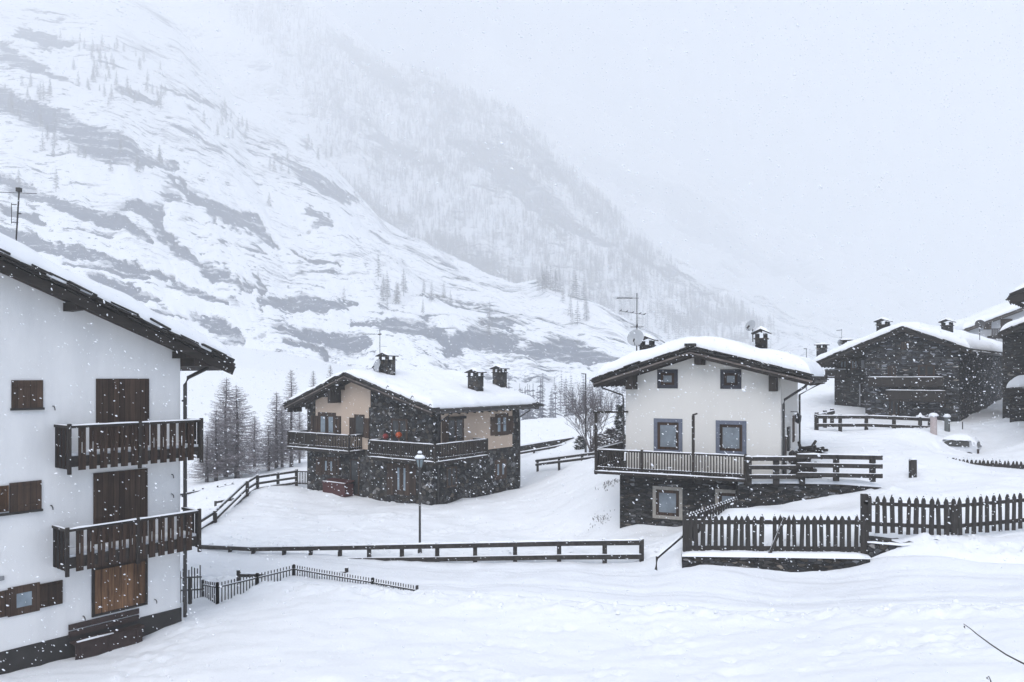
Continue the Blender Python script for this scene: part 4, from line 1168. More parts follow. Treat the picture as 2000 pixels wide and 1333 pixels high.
def dish(p, r, facing, label, mat, pole_to=None, lnb=True, tilt=0.35, elong=1.0):
    """round satellite dish; facing = world heading it looks to"""
    e = empty("satellite_dish", p, facing, label, "dish")
    m = MB(); prof = [(0.001, 0.0), (r*0.35, r*0.03), (r*0.7, r*0.11), (r, r*0.22), (r*1.02, r*0.215), (r*0.7, r*0.085), (r*0.35, r*0.005), (0.001, -0.02)]
    m.lathe(prof, (0, 0, 0), 26)
    R = Matrix.Rotation(math.radians(90)-tilt, 4, 'X')      # bowl opens towards -y, tipped up
    m.v = [tuple(R @ Vector(v)) for v in m.v]
    m.build("bowl", mat, e, smooth=True)
    b = MB()
    if lnb:
        tipp = Vector((0, -r*0.95, -r*0.35)); b.tube([R @ Vector((0, -r*0.95, r*0.2)), tipp], r*0.035, 5)
        b.build("arm", M['metal_dark'], e)
        MB().tube([tipp + Vector((0, -0.02, -0.02)), tipp + Vector((0, 0.10, 0.09))], 0.045, 8).build("receiver", M['metal_dark'], e)
    if pole_to is not None:
        MB().tube([(0, 0.05, 0.05), (0, 0.12, -0.08), (0, 0.12, pole_to)], 0.025, 6).build("pole", M['metal_dark'], e)
    return e
# dish and antenna on the big chimney
Yd = wB.y - 0.3
pd = at(738, 714, Yd); dish(pd, 0.40, math.radians(-50), "pale satellite dish mounted beside the stone chalet's biggest chimney", M['dish_grey'], -0.7)
pm = at(742, 692, wB.y-0.5); 
an = antenna("antenna", Vector((pm.x, pm.y, pm.z-0.9)), 0.9 + 48/FPX*pm.y, "thin antenna with one side boom on the stone chalet's big chimney")
zt_a = 0.9 + 39/FPX*pm.y
m = MB(); xl2 = -33/FPX*pm.y; m.tube([(-0.09, 0, zt_a), (xl2, 0, zt_a)], 0.012, 5)
for k in range(9): m.box(xl2+0.09*k-0.008, xl2+0.09*k+0.008, -0.16, 0.16, zt_a-0.02, zt_a+0.02)
m.tube([(-0.13, 0, zt_a-0.02), (0.10, 0, zt_a)], 0.04, 5)
m.tube([(-0.05, 0, zt_a-0.75), (0.45, 0, zt_a-0.78)], 0.008, 5); m.build("boom", M['metal_dark'], an)

# ================================================================== the cream house
C_W, C_D = 6.91, 8.4
C_yaw = math.atan2(-0.429, 0.903)
c_c = at(1525, 738, 32.5)
C_O = Vector((c_c.x-0.903*C_W, c_c.y+0.429*C_W, 0.0))
Cc = House("cream_chalet", C_O, C_yaw, "cream plastered chalet on a dark stone base with a wrap around balcony", C_W, C_D)
C_OV = 1.0
C_AP = Cc.fr(1357, 700, 0)[0]
C_ZA = 0.5*(Cc.fr(1352, 693)[1] + Cc.fr(1375, 695)[1]) + 0.05
C_XL = Cc.fr(1159, 745, C_OV)[0]; C_XR = Cc.fr(1586, 742, C_OV)[0]
_zl = Cc.fr(1159, 747, C_OV)[1]; _zr = Cc.fr(1586, 742, C_OV)[1]
C_SLL = (C_ZA - (_zl-0.12))/(C_AP-C_XL); C_SLR = (C_ZA-(_zr-0.12))/(C_XR-C_AP)
def cz_roof(x): return C_ZA - (C_SLL*(C_AP-x) if x < C_AP else C_SLR*(x-C_AP))
zfl = Cc.fr(1300, 930, 0.05)[1]
wm = MB(); wm.prism([(0, zfl), (C_W, zfl), (C_W, cz_roof(C_W)), (C_AP, C_ZA), (0, cz_roof(0))], 0, C_D); wm.build("wall", M['plaster_cream'], Cc.root)
MB().box(-0.22, C_W+0.02, -0.22, C_D, -0.8, zfl-0.002).build("stone_base", M['stone_dark'], Cc.root)
gable_roof(Cc, C_AP, C_ZA, 0.3, C_XL, C_XR, -C_OV, C_D+0.9, snow_t=0.66, seed=9, slopes=(C_SLL, C_SLR), slate_n=4, snow_over=(0.0, 0.05, -0.1, 0))
MB().box(C_AP-0.24, C_AP+0.22, -C_OV-0.06, -C_OV+0.3, C_ZA+0.32, C_ZA+0.44).build("ridge_slate", M['slate'], Cc.root)
for (a, b, t, bt) in ((1357, 1372, 690, 713), (1223, 1237, 732, 761), (1502, 1516, 739, 765)):
    u0 = Cc.fr(a, bt, 0.7)[0]; u1 = Cc.fr(b, bt, 0.7)[0]; z0 = Cc.fr(a, bt, 0.8)[1]
    MB().box(u0, u1, -0.84, -0.002, z0, min(cz_roof(u0), cz_roof(u1))-0.02).build("purlin", M['dark_wood'], Cc.root)
for (a, b) in (((1284, 722), (1324, 759)), ((1407, 722), (1448, 760))):
    window(Cc, 'f', rect(Cc, 'f', a, b), sash=0.12, surround=True, s_w=0.16, s_mat=M['surround_dark'], pane_mat=M['glass_grey'])
for (a, b) in (((1277, 818), (1333, 886)), ((1398, 822), (1458, 889))):
    window(Cc, 'f', rect(Cc, 'f', a, b), sash=0.13, surround=True, s_w=0.17, s_mat=M['surround_blue'], pane_mat=M['glass_grey'])
for (a, b) in (((1275, 951), (1333, 1014)), ((1397, 957), (1458, 1020))):
    window(Cc, 'f', rect(Cc, 'f', a, b, 0.22), sash=0.14, surround=True, s_w=0.15, s_mat=M['surround_stone'], pane_mat=M['glass_grey'], base=0.22)
# balcony
CO = 1.15
ztc = Cc.fr(1310, 884, CO)[1]; zfc = Cc.fr(1310, 929, CO)[1] + 0.06
xA = Cc.fr(1164, 885, CO)[0]; xB = Cc.fr(1456, 890, CO)[0]
xm = Cc.fr(1254, 885, CO)[0]; xp = Cc.fr(1354, 885, CO)[0]
zhi = Cc.fr(1163, 808, CO)[1]
bal = thin_balcony(Cc, [(xA, 3.2), (xA, -CO), (xB, -CO)], ztc, zfc, None, bal=0.045, pitch=0.125, under=0.16,
    deck_poly=[(xA-0.06, 3.2), (xA-0.06, -CO-0.1), (xB+0.06, -CO-0.1), (xB+0.06, -0.225), (-0.225, -0.225), (-0.225, 3.2)],
    post_at=[(xA, -CO, zfc-0.2, zhi), (xm, -CO, zfc-0.25, ztc+0.06), (xp, -CO, zfc-0.25, Cc.fr(1354, 812, CO)[1]), (xB, -CO, zfc-0.25, ztc+0.05)])
MB().beam((xA-0.1, -CO, zhi+0.05), (xA+0.35, 0.0, zhi+0.05), 0.07, 0.09).build("arm", M['dark_wood'], bal)
bm_ = MB(); xw = Cc.fr(1226, 808, 0.1)[0]; bm_.beam((xA-0.05, -CO+0.03, zhi+0.04), (xw, -0.06, zhi+0.06), 0.07, 0.08); bm_.build("awning_beam", M['dark_wood'], bal)
zp = Cc.fr(1354, 812, CO)[1]; MB().beam((xp-0.03, -CO, zp+0.02), (xp+0.18, -CO, zp+0.09), 0.07, 0.07).build("pole_hook", M['dark_wood'], bal)
# solid side screen of the balcony going back along the left wall
MB().box(xA-0.02, xA+0.02, -CO+0.2, 3.1, zfc+0.02, ztc-0.08).build("side_boards", M['dark_wood'], bal)
# gutter pipes
zE = cz_roof(C_XL)
MB().tube([(C_XL+0.2, -0.55, zE-0.1), (C_XL+0.3, -0.5, zE-0.16), (-0.12, -0.12, Cc.fr(1219, 772)[1]), (-0.08, -0.10, Cc.fr(1219, 780)[1]), (-0.08, -0.10, zfc)], 0.04, 6).build("gutter_pipe", M['metal_dark'], Cc.root)
zE = cz_roof(C_XR)
MB().tube([(C_XR-0.3, 0.5, zE-0.08), (C_XR-0.4, 0.5, zE-0.2), (C_W+0.14, 0.12, zE-0.75), (C_W+0.10, 0.10, zE-0.95), (C_W+0.10, 0.10, 2.6)], 0.055, 8).build("gutter_pipe", M['metal_dark'], Cc.root)
MB().tube([(C_XR-0.1, C_D-0.2, zE-0.05), (C_W+0.10, C_D-0.1, zE-0.7), (C_W+0.10, C_D-0.1, 2.6)], 0.055, 8).build("gutter_pipe", M['metal_dark'], Cc.root)
MB().tube([(C_XR+0.03, -0.8, zE+0.03), (C_XR+0.03, C_D+0.7, zE+0.03)], 0.07, 8).build("gutter", M['metal_dark'], Cc.root)
# right side wall: door, box, window, lamp
slab(MB(), Cc, 's', 1.2, 2.0, 2.75, 4.85, 0.0, 0.05).build("door", M['shutter'], Cc.root)
slab(MB(), Cc, 's', 2.6, 3.3, 4.1, 5.2, 0.0, 0.10).build("meter_box", M['metal_dark'], Cc.root)
shutter(Cc, 's', (5.3, 6.1, 4.3, 5.6), M['shutter'])
wl_ = MB(); wl_.tube([(C_W, 4.4, 5.85), (C_W+0.32, 4.4, 5.85), (C_W+0.34, 4.4, 5.78)], 0.02, 5)
wlo = wl_.build("wall_lamp", M['metal_dark'], Cc.root)
MB().lathe([(0.05, 0.0), (0.16, -0.12), (0.13, -0.42), (0.02, -0.50)], (C_W+0.34, 4.4, 5.78), 6).build("lamp_shade", M['metal_dark'], wlo)
# chimneys, dishes and antenna of the cream house
tzc = C_ZA+0.30+0.55
cx_, cz_ = Cc.fr(1487, 674, -2.6); wC1 = Cc.world((cx_, 2.6, cz_)); kk = wC1.y/FPX
chimney(Cc, cx_, 2.6, cz_-0.1, 21*kk, 20*kk, 25*kk+0.1, M['stone_dark'], 'gable')
MB().box(cx_-0.03, cx_+0.03, 2.57, 2.63, cz_+24*kk, cz_+35*kk).build("chimney_finial", M['slate'], Cc.root)
cx2, cz2 = Cc.fr(1264, 690, -3.4); wc = Cc.world((cx2, 3.4, cz2))
chimney(Cc, cx2, 3.4, cz2, 24*wc.y/FPX, 0.6, 27*wc.y/FPX, M['stone_dark'], 'gable')
pd = at(1242, 661, wc.y-0.8); dish(pd, 0.42, math.radians(-25), "large pale satellite dish under the tall antenna on the cream chalet's roof", M['dish_grey'], -0.8, tilt=0.25)
pd = at(1467, 637, wC1.y-0.1); dish(pd, 0.27, math.radians(-55), "small satellite dish on a pole by the cream chalet's peaked chimney", M['dish_grey'], -0.75)
pm = at(1244, 640, wc.y-0.5)
an = antenna("antenna", Vector((pm.x, pm.y, pm.z-1.0)), 1.0+67/FPX*pm.y, "tall antenna with two booms and a ring above the large dish")
k_ = pm.y/FPX
m = MB(); z1 = 1.0+57*k_
m.tube([(-39*k_, 0, z1+0.02), (4*k_, 0, z1)], 0.012, 5)
for q in range(11): m.box((-38+q*2.9)*k_-0.008, (-38+q*2.9)*k_+0.008, -0.2, 0.2, z1-0.012, z1+0.028)
z2 = 1.0+28*k_
m.tube([(-32*k_, 0, z2+0.10), (16*k_, 0, z2-0.08)], 0.012, 5)
for q in (-32, -20, -8, 6, 15): m.box(q*k_-0.012, q*k_+0.012, -0.35, 0.35, z2-0.01-q*0.0037, z2+0.03-q*0.0037)
m.build("boom", M['metal_dark'], an)
ringm = MB(); ringm.tube([(0.33*math.cos(t*math.pi/8), 0.33*math.sin(t*math.pi/8), 1.0+1*k_) for t in range(17)], 0.010, 5); ringm.build("ring_dipole", M['metal_dark'], an)
MB().tube([(0, 0, 1.0-1*k_), (0, 0, 1.0+6*k_)], 0.05, 6).build("amplifier_box", M['metal_dark'], an)

# ================================================================== the dark stone house uphill
D_yaw = math.atan2(-0.69, 0.724)
d_c = at(1873, 738, 52.0)
D_W, D_D = 8.3, 15.0
D_ex = Vector((0.724, -0.69, 0)); 
D_O = Vector((d_c.x-D_ex.x*D_W, d_c.y-D_ex.y*D_W, 3.6))
Dh = House("dark_stone_house", D_O, D_yaw, "dark stone house uphill behind the parked car with a wide snowy gable", D_W, D_D)
D_OV = 0.7
D_AP, D_ZT = Dh.fr(1763, 636, D_OV)
D_XR, zr = Dh.fr(1896, 679, D_OV); D_XL, zl = Dh.fr(1584, 708, D_OV)
D_SR = (D_ZT-zr)/(D_XR-D_AP); D_SL = (D_ZT-zl)/(D_AP-D_XL); D_ZA = D_ZT-0.30
x_l = Dh.fr(1690, 760)[0]
def dz_roof(x): return D_ZA - (D_SL*(D_AP-x) if x < D_AP else D_SR*(x-D_AP))
m = MB(); m.prism([(x_l, -1.0), (D_W, -1.0), (D_W, dz_roof(D_W)), (D_AP, D_ZA), (x_l, dz_roof(x_l))], 0, D_D); m.build("wall", M['stone_schist'], Dh.root)
xw0 = D_XL+0.7
m = MB(); m.prism([(xw0, -1.0), (x_l-0.003, -1.0), (x_l-0.003, dz_roof(x_l)), (xw0, dz_roof(xw0))], 2.2, D_D); m.build("wall", M['stone_dark'], Dh.root)
gable_roof(Dh, D_AP, D_ZA, 0.3, D_XL, D_XR, -D_OV, D_D+0.5, snow_t=0.55, seed=13, slopes=(D_SL, D_SR), slate_n=2, light_barge=False)
g_ = MB(); zE = dz_roof(D_XR); g_.tube([(D_XR+0.08, -D_OV, zE-0.02), (D_XR+0.08, D_D+0.5, zE-0.02)], 0.08, 8); gu = g_.build("gutter", M['metal_dark'], Dh.root)
s = MB(); cap_snow(s, (D_XR+0.08, -D_OV+0.1, zE+0.05), (D_XR+0.08, D_D+0.4, zE+0.05), 0.12, 0.06); s.build("gutter_snow", M['snow'], gu, smooth=True)
# two board balconies across the front and one on the wing
def board_balcony(H, x0, x1, zt, zb, P, y0=0.0):
    d = MB().box(x0, x1, y0-P, y0-0.002, zb, zb+0.12).build("balcony", M['dark_wood'], H.root)
    f = MB(); f.box(x0, x1, y0-P-0.03, y0-P+0.01, zb+0.14, zt-0.09)
    for k in range(int((x1-x0)/0.9)+1): f.box(x0+k*0.9, x0+k*0.9+0.06, y0-P-0.055, y0-P-0.033, zb-0.02, zt-0.09)
    f.build("railing_boards", M['dark_wood'], d)
    MB().box(x0-0.03, x1+0.03, y0-P-0.07, y0-P+0.04, zt-0.085, zt).build("rail", M['dark_wood_x'], d)
    s = MB(); cap_snow(s, (x0, y0-P-0.02, zt), (x1, y0-P-0.02, zt), 0.10, 0.05); s.build("rail_snow", M['snow'], d, smooth=True)
    return d
DP = 0.9
x0 = Dh.fr(1696, 740, DP)[0]; x1 = Dh.fr(1842, 740, DP)[0]
board_balcony(Dh, x0, x1, Dh.fr(1790, 737, DP)[1], Dh.fr(1790, 757, DP)[1]+0.02, DP)
x0 = Dh.fr(1730, 763, DP)[0]; x1 = Dh.fr(1846, 763, DP)[0]
board_balcony(Dh, x0, x1, Dh.fr(1790, 763, DP)[1], Dh.fr(1790, 785, DP)[1], DP)
x0 = Dh.fr(1612, 740, -1.3)[0]; x1 = Dh.fr(1652, 740, -1.3)[0]
board_balcony(Dh, x0, x1, Dh.fr(1630, 722, -1.3)[1], Dh.fr(1630, 739, -1.3)[1], 0.9, 2.2)
for (a, b) in (((1640, 704), (1655, 720)), ((1662, 703), (1676, 722))):
    r_ = rect(Dh, 'f', a, b, -2.2); window(Dh, 'f', r_, sash=0.10, pane_mat=M['glass_grey'], mull=1, sash_mat=DK, base=-2.2+0.02)
r_ = rect(Dh, 'f', (1683, 704), (1689, 720), -2.2); slab(MB(), Dh, 'f', r_[0], r_[1], r_[2], r_[3], -2.2, -2.1).build("vent_grille", M['metal_grey'], Dh.root)
r_ = rect(Dh, 'f', (1678, 750), (1682, 777), -2.0); MB().tube([((r_[0]+r_[1])/2, 1.95, r_[2]-0.6), ((r_[0]+r_[1])/2, 1.95, r_[3]), ((r_[0]+r_[1])/2+0.2, 1.95, r_[3]+0.08)], 0.06, 6).build("gutter_pipe", M['metal_grey'], Dh.root)
for (a, b, pm_) in (((1793, 713), (1826, 736), 'glass_dark'), ((1734, 715), (1750, 737), 'glass_dark'), ((1838, 786), (1848, 796), 'glass_grey'), ((1737, 778), (1757, 812), 'glass_dark'), ((1760, 668), (1776, 682), 'glass_dark')):
    window(Dh, 'f', rect(Dh, 'f', a, b), sash=0.12, pane_mat=M[pm_], mull=1 if pm_ == 'glass_dark' else 0, sash_mat=DK, base=0.02)
tzd = D_ZA+0.2+0.55
cq = Dh.fr(1725, 647, -2); kq = Dh.world((cq[0], 2, 0)).y/FPX; chimney(Dh, cq[0], 2, cq[1]-0.2, 19*kq, 19*kq, 20*kq+0.2, M['stone_dark'], 'gable')
cq = Dh.fr(1850, 645, -4); kq = Dh.world((cq[0], 4, 0)).y/FPX; chimney(Dh, cq[0], 4, cq[1]-0.2, 17*kq, 17*kq, 17*kq+0.2, M['stone_dark'], 'gable')
cq = Dh.fr(1605, 699, -5); kq = Dh.world((cq[0], 5, 0)).y/FPX; chimney(Dh, cq[0], 5, cq[1]-0.2, 15*kq, 15*kq, 26*kq+0.2, M['stone_schist'], 'flat')
cq = Dh.fr(1656, 678, -4); kq = Dh.world((cq[0], 4, 0)).y/FPX; chimney(Dh, cq[0], 4, cq[1]-0.2, 15*kq, 15*kq, 14*kq+0.2, M['stone_dark'], 'flat')
w = Dh.world((Dh.fr(1642, 676, -4.2)[0], 4.2, 0)); pm = at(1644, 668, w.y)
dish(at(1643, 671, w.y-0.3), 0.33, math.radians(0), "half hidden pale dish beside a low chimney on the dark stone house", M['dish_grey'], -0.6)
an = antenna("antenna", Vector((pm.x, pm.y, pm.z-1.0)), 1.0+25/FPX*pm.y, "slim antenna with one short arm on the dark stone house roof", mat=M['metal_grey'])
m = MB(); m.tube([(0.02, 0, 1.0+23/FPX*pm.y), (-10/FPX*pm.y, 0, 1.0+22/FPX*pm.y)], 0.035, 5); m.tube([(0, 0, 1.0+8/FPX*pm.y), (-5/FPX*pm.y, 0, 1.0+8/FPX*pm.y)], 0.02, 5); m.build("boom", M['metal_grey'], an)
w = Dh.world((Dh.fr(1914, 662, -5.0)[0], 5.0, 0))
dish(at(1914, 634, w.y), 0.33, math.radians(-25), "black satellite dish on a pole above the dark stone house's eave", M['dish_dark'], -1.2)

# ================================================================== houses at the right edge
# white house far behind
F_c = at(1889, 738, 80.0)
Fh = House("white_house", Vector((F_c.x, F_c.y, 6.0)), math.radians(-12), "white house with a brown fascia half hidden behind the dark stone house", 14.0, 9.0)
F_AP = 11.0
xA_, zA_ = Fh.fr(1878, 645, 0.8); xB_, zB_ = Fh.fr(2000, 600, 0.8); FS = (zB_-zA_)/(xB_-xA_)
def fz(x): return zA_-0.25 + FS*(x-xA_) if x < F_AP else zA_-0.25+FS*(F_AP-xA_)-FS*(x-F_AP)
m = MB(); m.prism([(0.3, -4.0), (14.0, -4.0), (14.0, fz(14)), (F_AP, fz(F_AP)), (0.3, fz(0.3))], 0, 9.0); m.build("wall", M['plaster_grey'], Fh.root)
gable_roof(Fh, F_AP, fz(F_AP), FS, xA_, 15.2, -0.8, 9.5, snow_t=0.6, seed=21, slopes=(FS, FS), slate_n=2)
r_ = rect(Fh, 'f', (1921, 629), (1936, 644)); slab(MB(), Fh, 'f', r_[0], r_[1], r_[2], r_[3], 0, 0.06).build("shutter", M['shutter'], Fh.root)
r_ = rect(Fh, 'f', (1954, 623), (1977, 660)); window(Fh, 'f', r_, sash=0.3, pane_mat=M['glass_dark'], sash_mat=DK, mull=1, base=0.02)
r_ = rect(Fh, 'f', (1936, 642), (1958, 656), 1.0)
d_ = MB().box(r_[0], r_[1], -1.0, -0.003, r_[2]-0.3, r_[2]).build("balcony", M['dark_wood'], Fh.root)
m = MB(); m.box(r_[0], r_[1], -1.06, -0.96, r_[3]-0.08, r_[3]); m.build("rail", M['dark_wood_x'], d_)
for k in range(6):
    x = r_[0] + (r_[1]-r_[0])*(k+0.5)/6; MB().box(x-0.05, x+0.05, -1.04, -0.98, r_[2], r_[3]-0.08).build("baluster", M['dark_wood'], d_)
# stone house at the right edge, nearer
E_c = at(1958, 738, 50.0)
Eh = House("stone_house", Vector((E_c.x, E_c.y, 3.5)), math.radians(-38), "dark stone house cut off by the picture edge behind the small snow capped shed", 9.0, 8.0)
xA_, zA_ = Eh.fr(1949, 651, 0.6); xB_, zB_ = Eh.fr(2000, 630, 0.6); ES = (zB_-zA_)/(xB_-xA_); E_AP = 4.5
ez = lambda x: zA_-0.2+ES*(E_AP-xA_)-ES*abs(x-E_AP)
m = MB(); m.prism([(0, -1.5), (9, -1.5), (9, ez(9)), (E_AP, ez(E_AP)), (0, ez(0))], 0, 8); m.build("wall", M['stone_dark'], Eh.root)
gable_roof(Eh, E_AP, ez(E_AP), ES, xA_, 9.8, -0.6, 8.4, snow_t=0.5, seed=23, slopes=(ES, ES), slate_n=2, light_barge=False)
window(Eh, 'f', (1.6, 2.7, 3.0, 4.3), sash=0.12, pane_mat=M['glass_dark'], sash_mat=DK, mull=1, base=0.02)
# eave corner of a taller house, mostly outside the picture
H_c = at(2010, 738, 40.0)
Hh = House("tall_house", Vector((H_c.x, H_c.y, 4.5)), math.radians(-42), "dark roof corner of a taller house above the white house at the picture edge", 8.0, 8.0)
xA_, zA_ = Hh.fr(1970, 577, 0.9); HS = 0.42; H_AP = 4.2
hz_ = lambda x: zA_-0.3+HS*(H_AP-xA_)-HS*abs(x-H_AP)
m = MB(); m.prism([(0.25, -1.5), (8, -1.5), (8, hz_(8)), (H_AP, hz_(H_AP)), (0.25, hz_(0.25))], 0, 8); m.build("wall", M['stone_dark'], Hh.root)
gable_roof(Hh, H_AP, hz_(H_AP), HS, xA_, 9.2, -0.9, 8.6, snow_t=0.45, seed=27, slopes=(HS, HS), slate_n=4, light_barge=False, barge_h=0.4)
# shed
G_c = at(1972, 738, 45.0)
Gh = House("shed", Vector((G_c.x, G_c.y, 4.4)), math.radians(-38), "small dark shed with a thick snow cap at the picture edge", 4.2, 4.0, cat="shed")
zt_ = Gh.fr(1985, 758)[1]; 
m = MB(); m.box(0, 4.2, 0, 4.0, -1.2, zt_-0.25); m.build("wall", M['stone_dark'], Gh.root)
gable_roof(Gh, 2.1, zt_-0.2+0.25, 0.12, -0.25, 4.45, -0.25, 4.2, snow_t=0.62, seed=29, slate_n=1, rafters=False, light_barge=False, barge_h=0.12)
MB().box(0.8, 1.8, -0.05, 0.02, -0.3, zt_-0.6).build("door", M['shutter'], Gh.root)
# ------------------------------------------------------------------ fences
def G(px, py, Y):
    """ground point under a pixel column at distance Y (height from the terrain)"""
    p = at(px, py, Y); return Vector((p.x, p.y, gz(p.x, p.y)))

def share(name, proto, parent, M4):
    o = proto.copy(); COL.objects.link(o); o.parent = parent; o.matrix_local = M4; return o

def rail_fence(name, label, tops, drops, post=(0.11, 0.11), rail=(0.06, 0.13), above=0.05, below=0.9, snow=True, round_=False, posts=None, mat=None, group=None, foot=None):
    """tops: world points along the top rail; drops: how far each rail lies below that line"""
    tops = [Vector(p) for p in tops]
    c = tops[0].copy(); c.z = gz(c.x, c.y)
    e = empty(name, c, 0, label, "fence", group)
    loc = [p - c for p in tops]
    mat = mat or M['fence_wood']
    sn = MB()
    for d in drops:
        for a, b in zip(loc[:-1], loc[1:]):
            m = MB(); dd = Vector((0, 0, d)); t = (b-a).normalized()
            fw = t.cross(Vector((0, 0, 1))).normalized()*(post[1]/2 + rail[0]/2 - 0.012)
            if fw.y > 0: fw = -fw
            m.beam(a-dd-t*0.06+fw, b-dd+t*0.06+fw, rail[0], rail[1])
            m.build("rail", mat, e)
            cap_snow(sn, a-dd+fw+Vector((0, 0, rail[1]/2)), b-dd+fw+Vector((0, 0, rail[1]/2)), rail[0]*1.25, 0.06 if d == drops[0] else 0.035)
    pts = loc if posts is None else [Vector(p)-c for p in posts]
    for p in pts:
        g = gz(p.x+c.x, p.y+c.y) - c.z
        m = MB(); zt = p.z+rail[1]/2+above; zb = min(g-0.2, p.z-max(drops)-0.2) if foot is None else p.z-foot
        if round_: m.tube([(p.x, p.y, zb), (p.x, p.y, zt)], post[0]/2, 8)
        else: m.box(p.x-post[0]/2, p.x+post[0]/2, p.y-post[1]/2, p.y+post[1]/2, zb, zt)
        m.build("post", mat, e)
        cap_snow(sn, (p.x-post[0]*0.5, p.y, zt), (p.x+post[0]*0.5, p.y, zt), post[1]*1.05, 0.05)
    if snow: sn.build("rail_snow", M['snow'], e, smooth=True)
    return e

def along(pts, xs):
    """points of the polyline pts=(px,py,Y) at pixel columns xs"""
    P = sorted(pts); X = [p[0] for p in P]
    return [at(x, float(np.interp(x, X, [p[1] for p in P])), float(np.interp(x, X, [p[2] for p in P]))) for x in xs]

gl = [(392,1067,34.6),(495,1072,33.4),(640,1070,32.0),(860,1066,30.2),(1090,1061,28.9),(1253,1059,28.0)]
rail_fence("guard_rail", "long low brown timber guard rail along the snowy road", along(gl, [392,412,450,495,555,607,664,721,785,854,928,1006,1092,1181,1253]), [0.0, 0.52], post=(0.16, 0.14), rail=(0.08, 0.18), above=0.03, below=0.7)
sf = [(388,1023,37.0),(420,1003,39.5),(452,974,43.5),(483,944,47.5),(503,932,50.0),(543,926,51.2),(579,921,51.6)]
rail_fence("rail_fence", "three rail wooden fence climbing from the white chalet to the stone chalet", along(sf, [388,420,483,503,543,579]), [0.0, 0.42, 0.78], post=(0.17, 0.15), rail=(0.07, 0.15), above=0.06)
rail_fence("rail_fence", "short rail fence with one end post behind the climbing fence", along([(403,1006,43.0),(428,1001,44.0)], [404,427]), [0.0, 0.4], post=(0.15, 0.13), rail=(0.07, 0.13))
rail_fence("rail_fence", "low single rail fence in the field touching the white chalet's gutter pipe", along([(345,967,55.0),(397,958,57.5)], [345,378,396]), [0.0], post=(0.14, 0.14), rail=(0.12, 0.12), above=0.12, round_=True)
rail_fence("rail_fence", "low single rail fence standing alone in the field before the larches", along([(424,953,58.0),(455,947,59.0)], [425,440,454]), [0.0], post=(0.14, 0.14), rail=(0.12, 0.12), above=0.10, round_=True)
rail_fence("rail_fence", "snow buried rail just showing behind the climbing fence", along([(420,981,47.5),(454,975,48.5)], [421,453]), [0.0], post=(0.12, 0.12), rail=(0.12, 0.14), above=0.0)
rail_fence("rail_fence", "single rail fence below the low wall beyond the stone chalet", along([(1010,886,63.5),(1105,869,68.5)], [1010,1043,1072,1104]), [0.0], post=(0.18, 0.18), rail=(0.12, 0.18), above=0.12, round_=True)
rail_fence("rail_fence", "two rail fence running up to the cream chalet's balcony", along([(1040,902,56.5),(1170,885,51.0)], [1050,1092,1137,1172]), [0.0, 0.28], post=(0.17, 0.17), rail=(0.10, 0.16), above=0.05)
# terrace fences
tl = [(1462,896,31.9),(1570,896,31.8)]
rail_fence("rail_fence", "three rail terrace fence joined to the cream chalet's balcony", along(tl, [1462,1516,1566]), [0.0, 0.36, 0.76], post=(0.22, 0.18), rail=(0.08, 0.17), above=0.0, foot=1.12)
tl = [(1552,891,31.55),(1720,894,31.5)]
rail_fence("rail_fence", "three rail terrace fence with a thick snow ledge ending at the mound", along(tl, [1556,1633,1704,1718]), [0.0, 0.36, 0.76], post=(0.20, 0.17), rail=(0.08, 0.18), above=0.0, posts=along(tl, [1633,1704]), foot=1.02)
# upper fence by the dark house
tl = [(1593,815,46.5),(1700,815,46.8),(1815,820,47.0)]
rail_fence("rail_fence", "two rail fence in front of the dark stone house", along(tl, [1594,1641,1692,1746,1797,1816]), [0.0, 0.50], post=(0.17, 0.16), rail=(0.09, 0.19), above=0.06)
tl = [(1594,813,46.5),(1626,805,50.0)]
rail_fence("rail_fence", "short fence branch going back from the upper fence's end post", along(tl, [1595,1611,1625]), [0.0], post=(0.19, 0.17), rail=(0.09, 0.2), above=0.12)
# half buried rail behind the iron fence
tl = [(466,1124,28.9),(535,1124,30.6),(606,1118,31.0),(677,1119,29.6),(690,1120,29.4)]
rail_fence("rail_fence", "half buried wooden rail fence behind the black iron railing", along(tl, [466,535,606,677]), [0.0], post=(0.12, 0.12), rail=(0.07, 0.12), above=0.14)

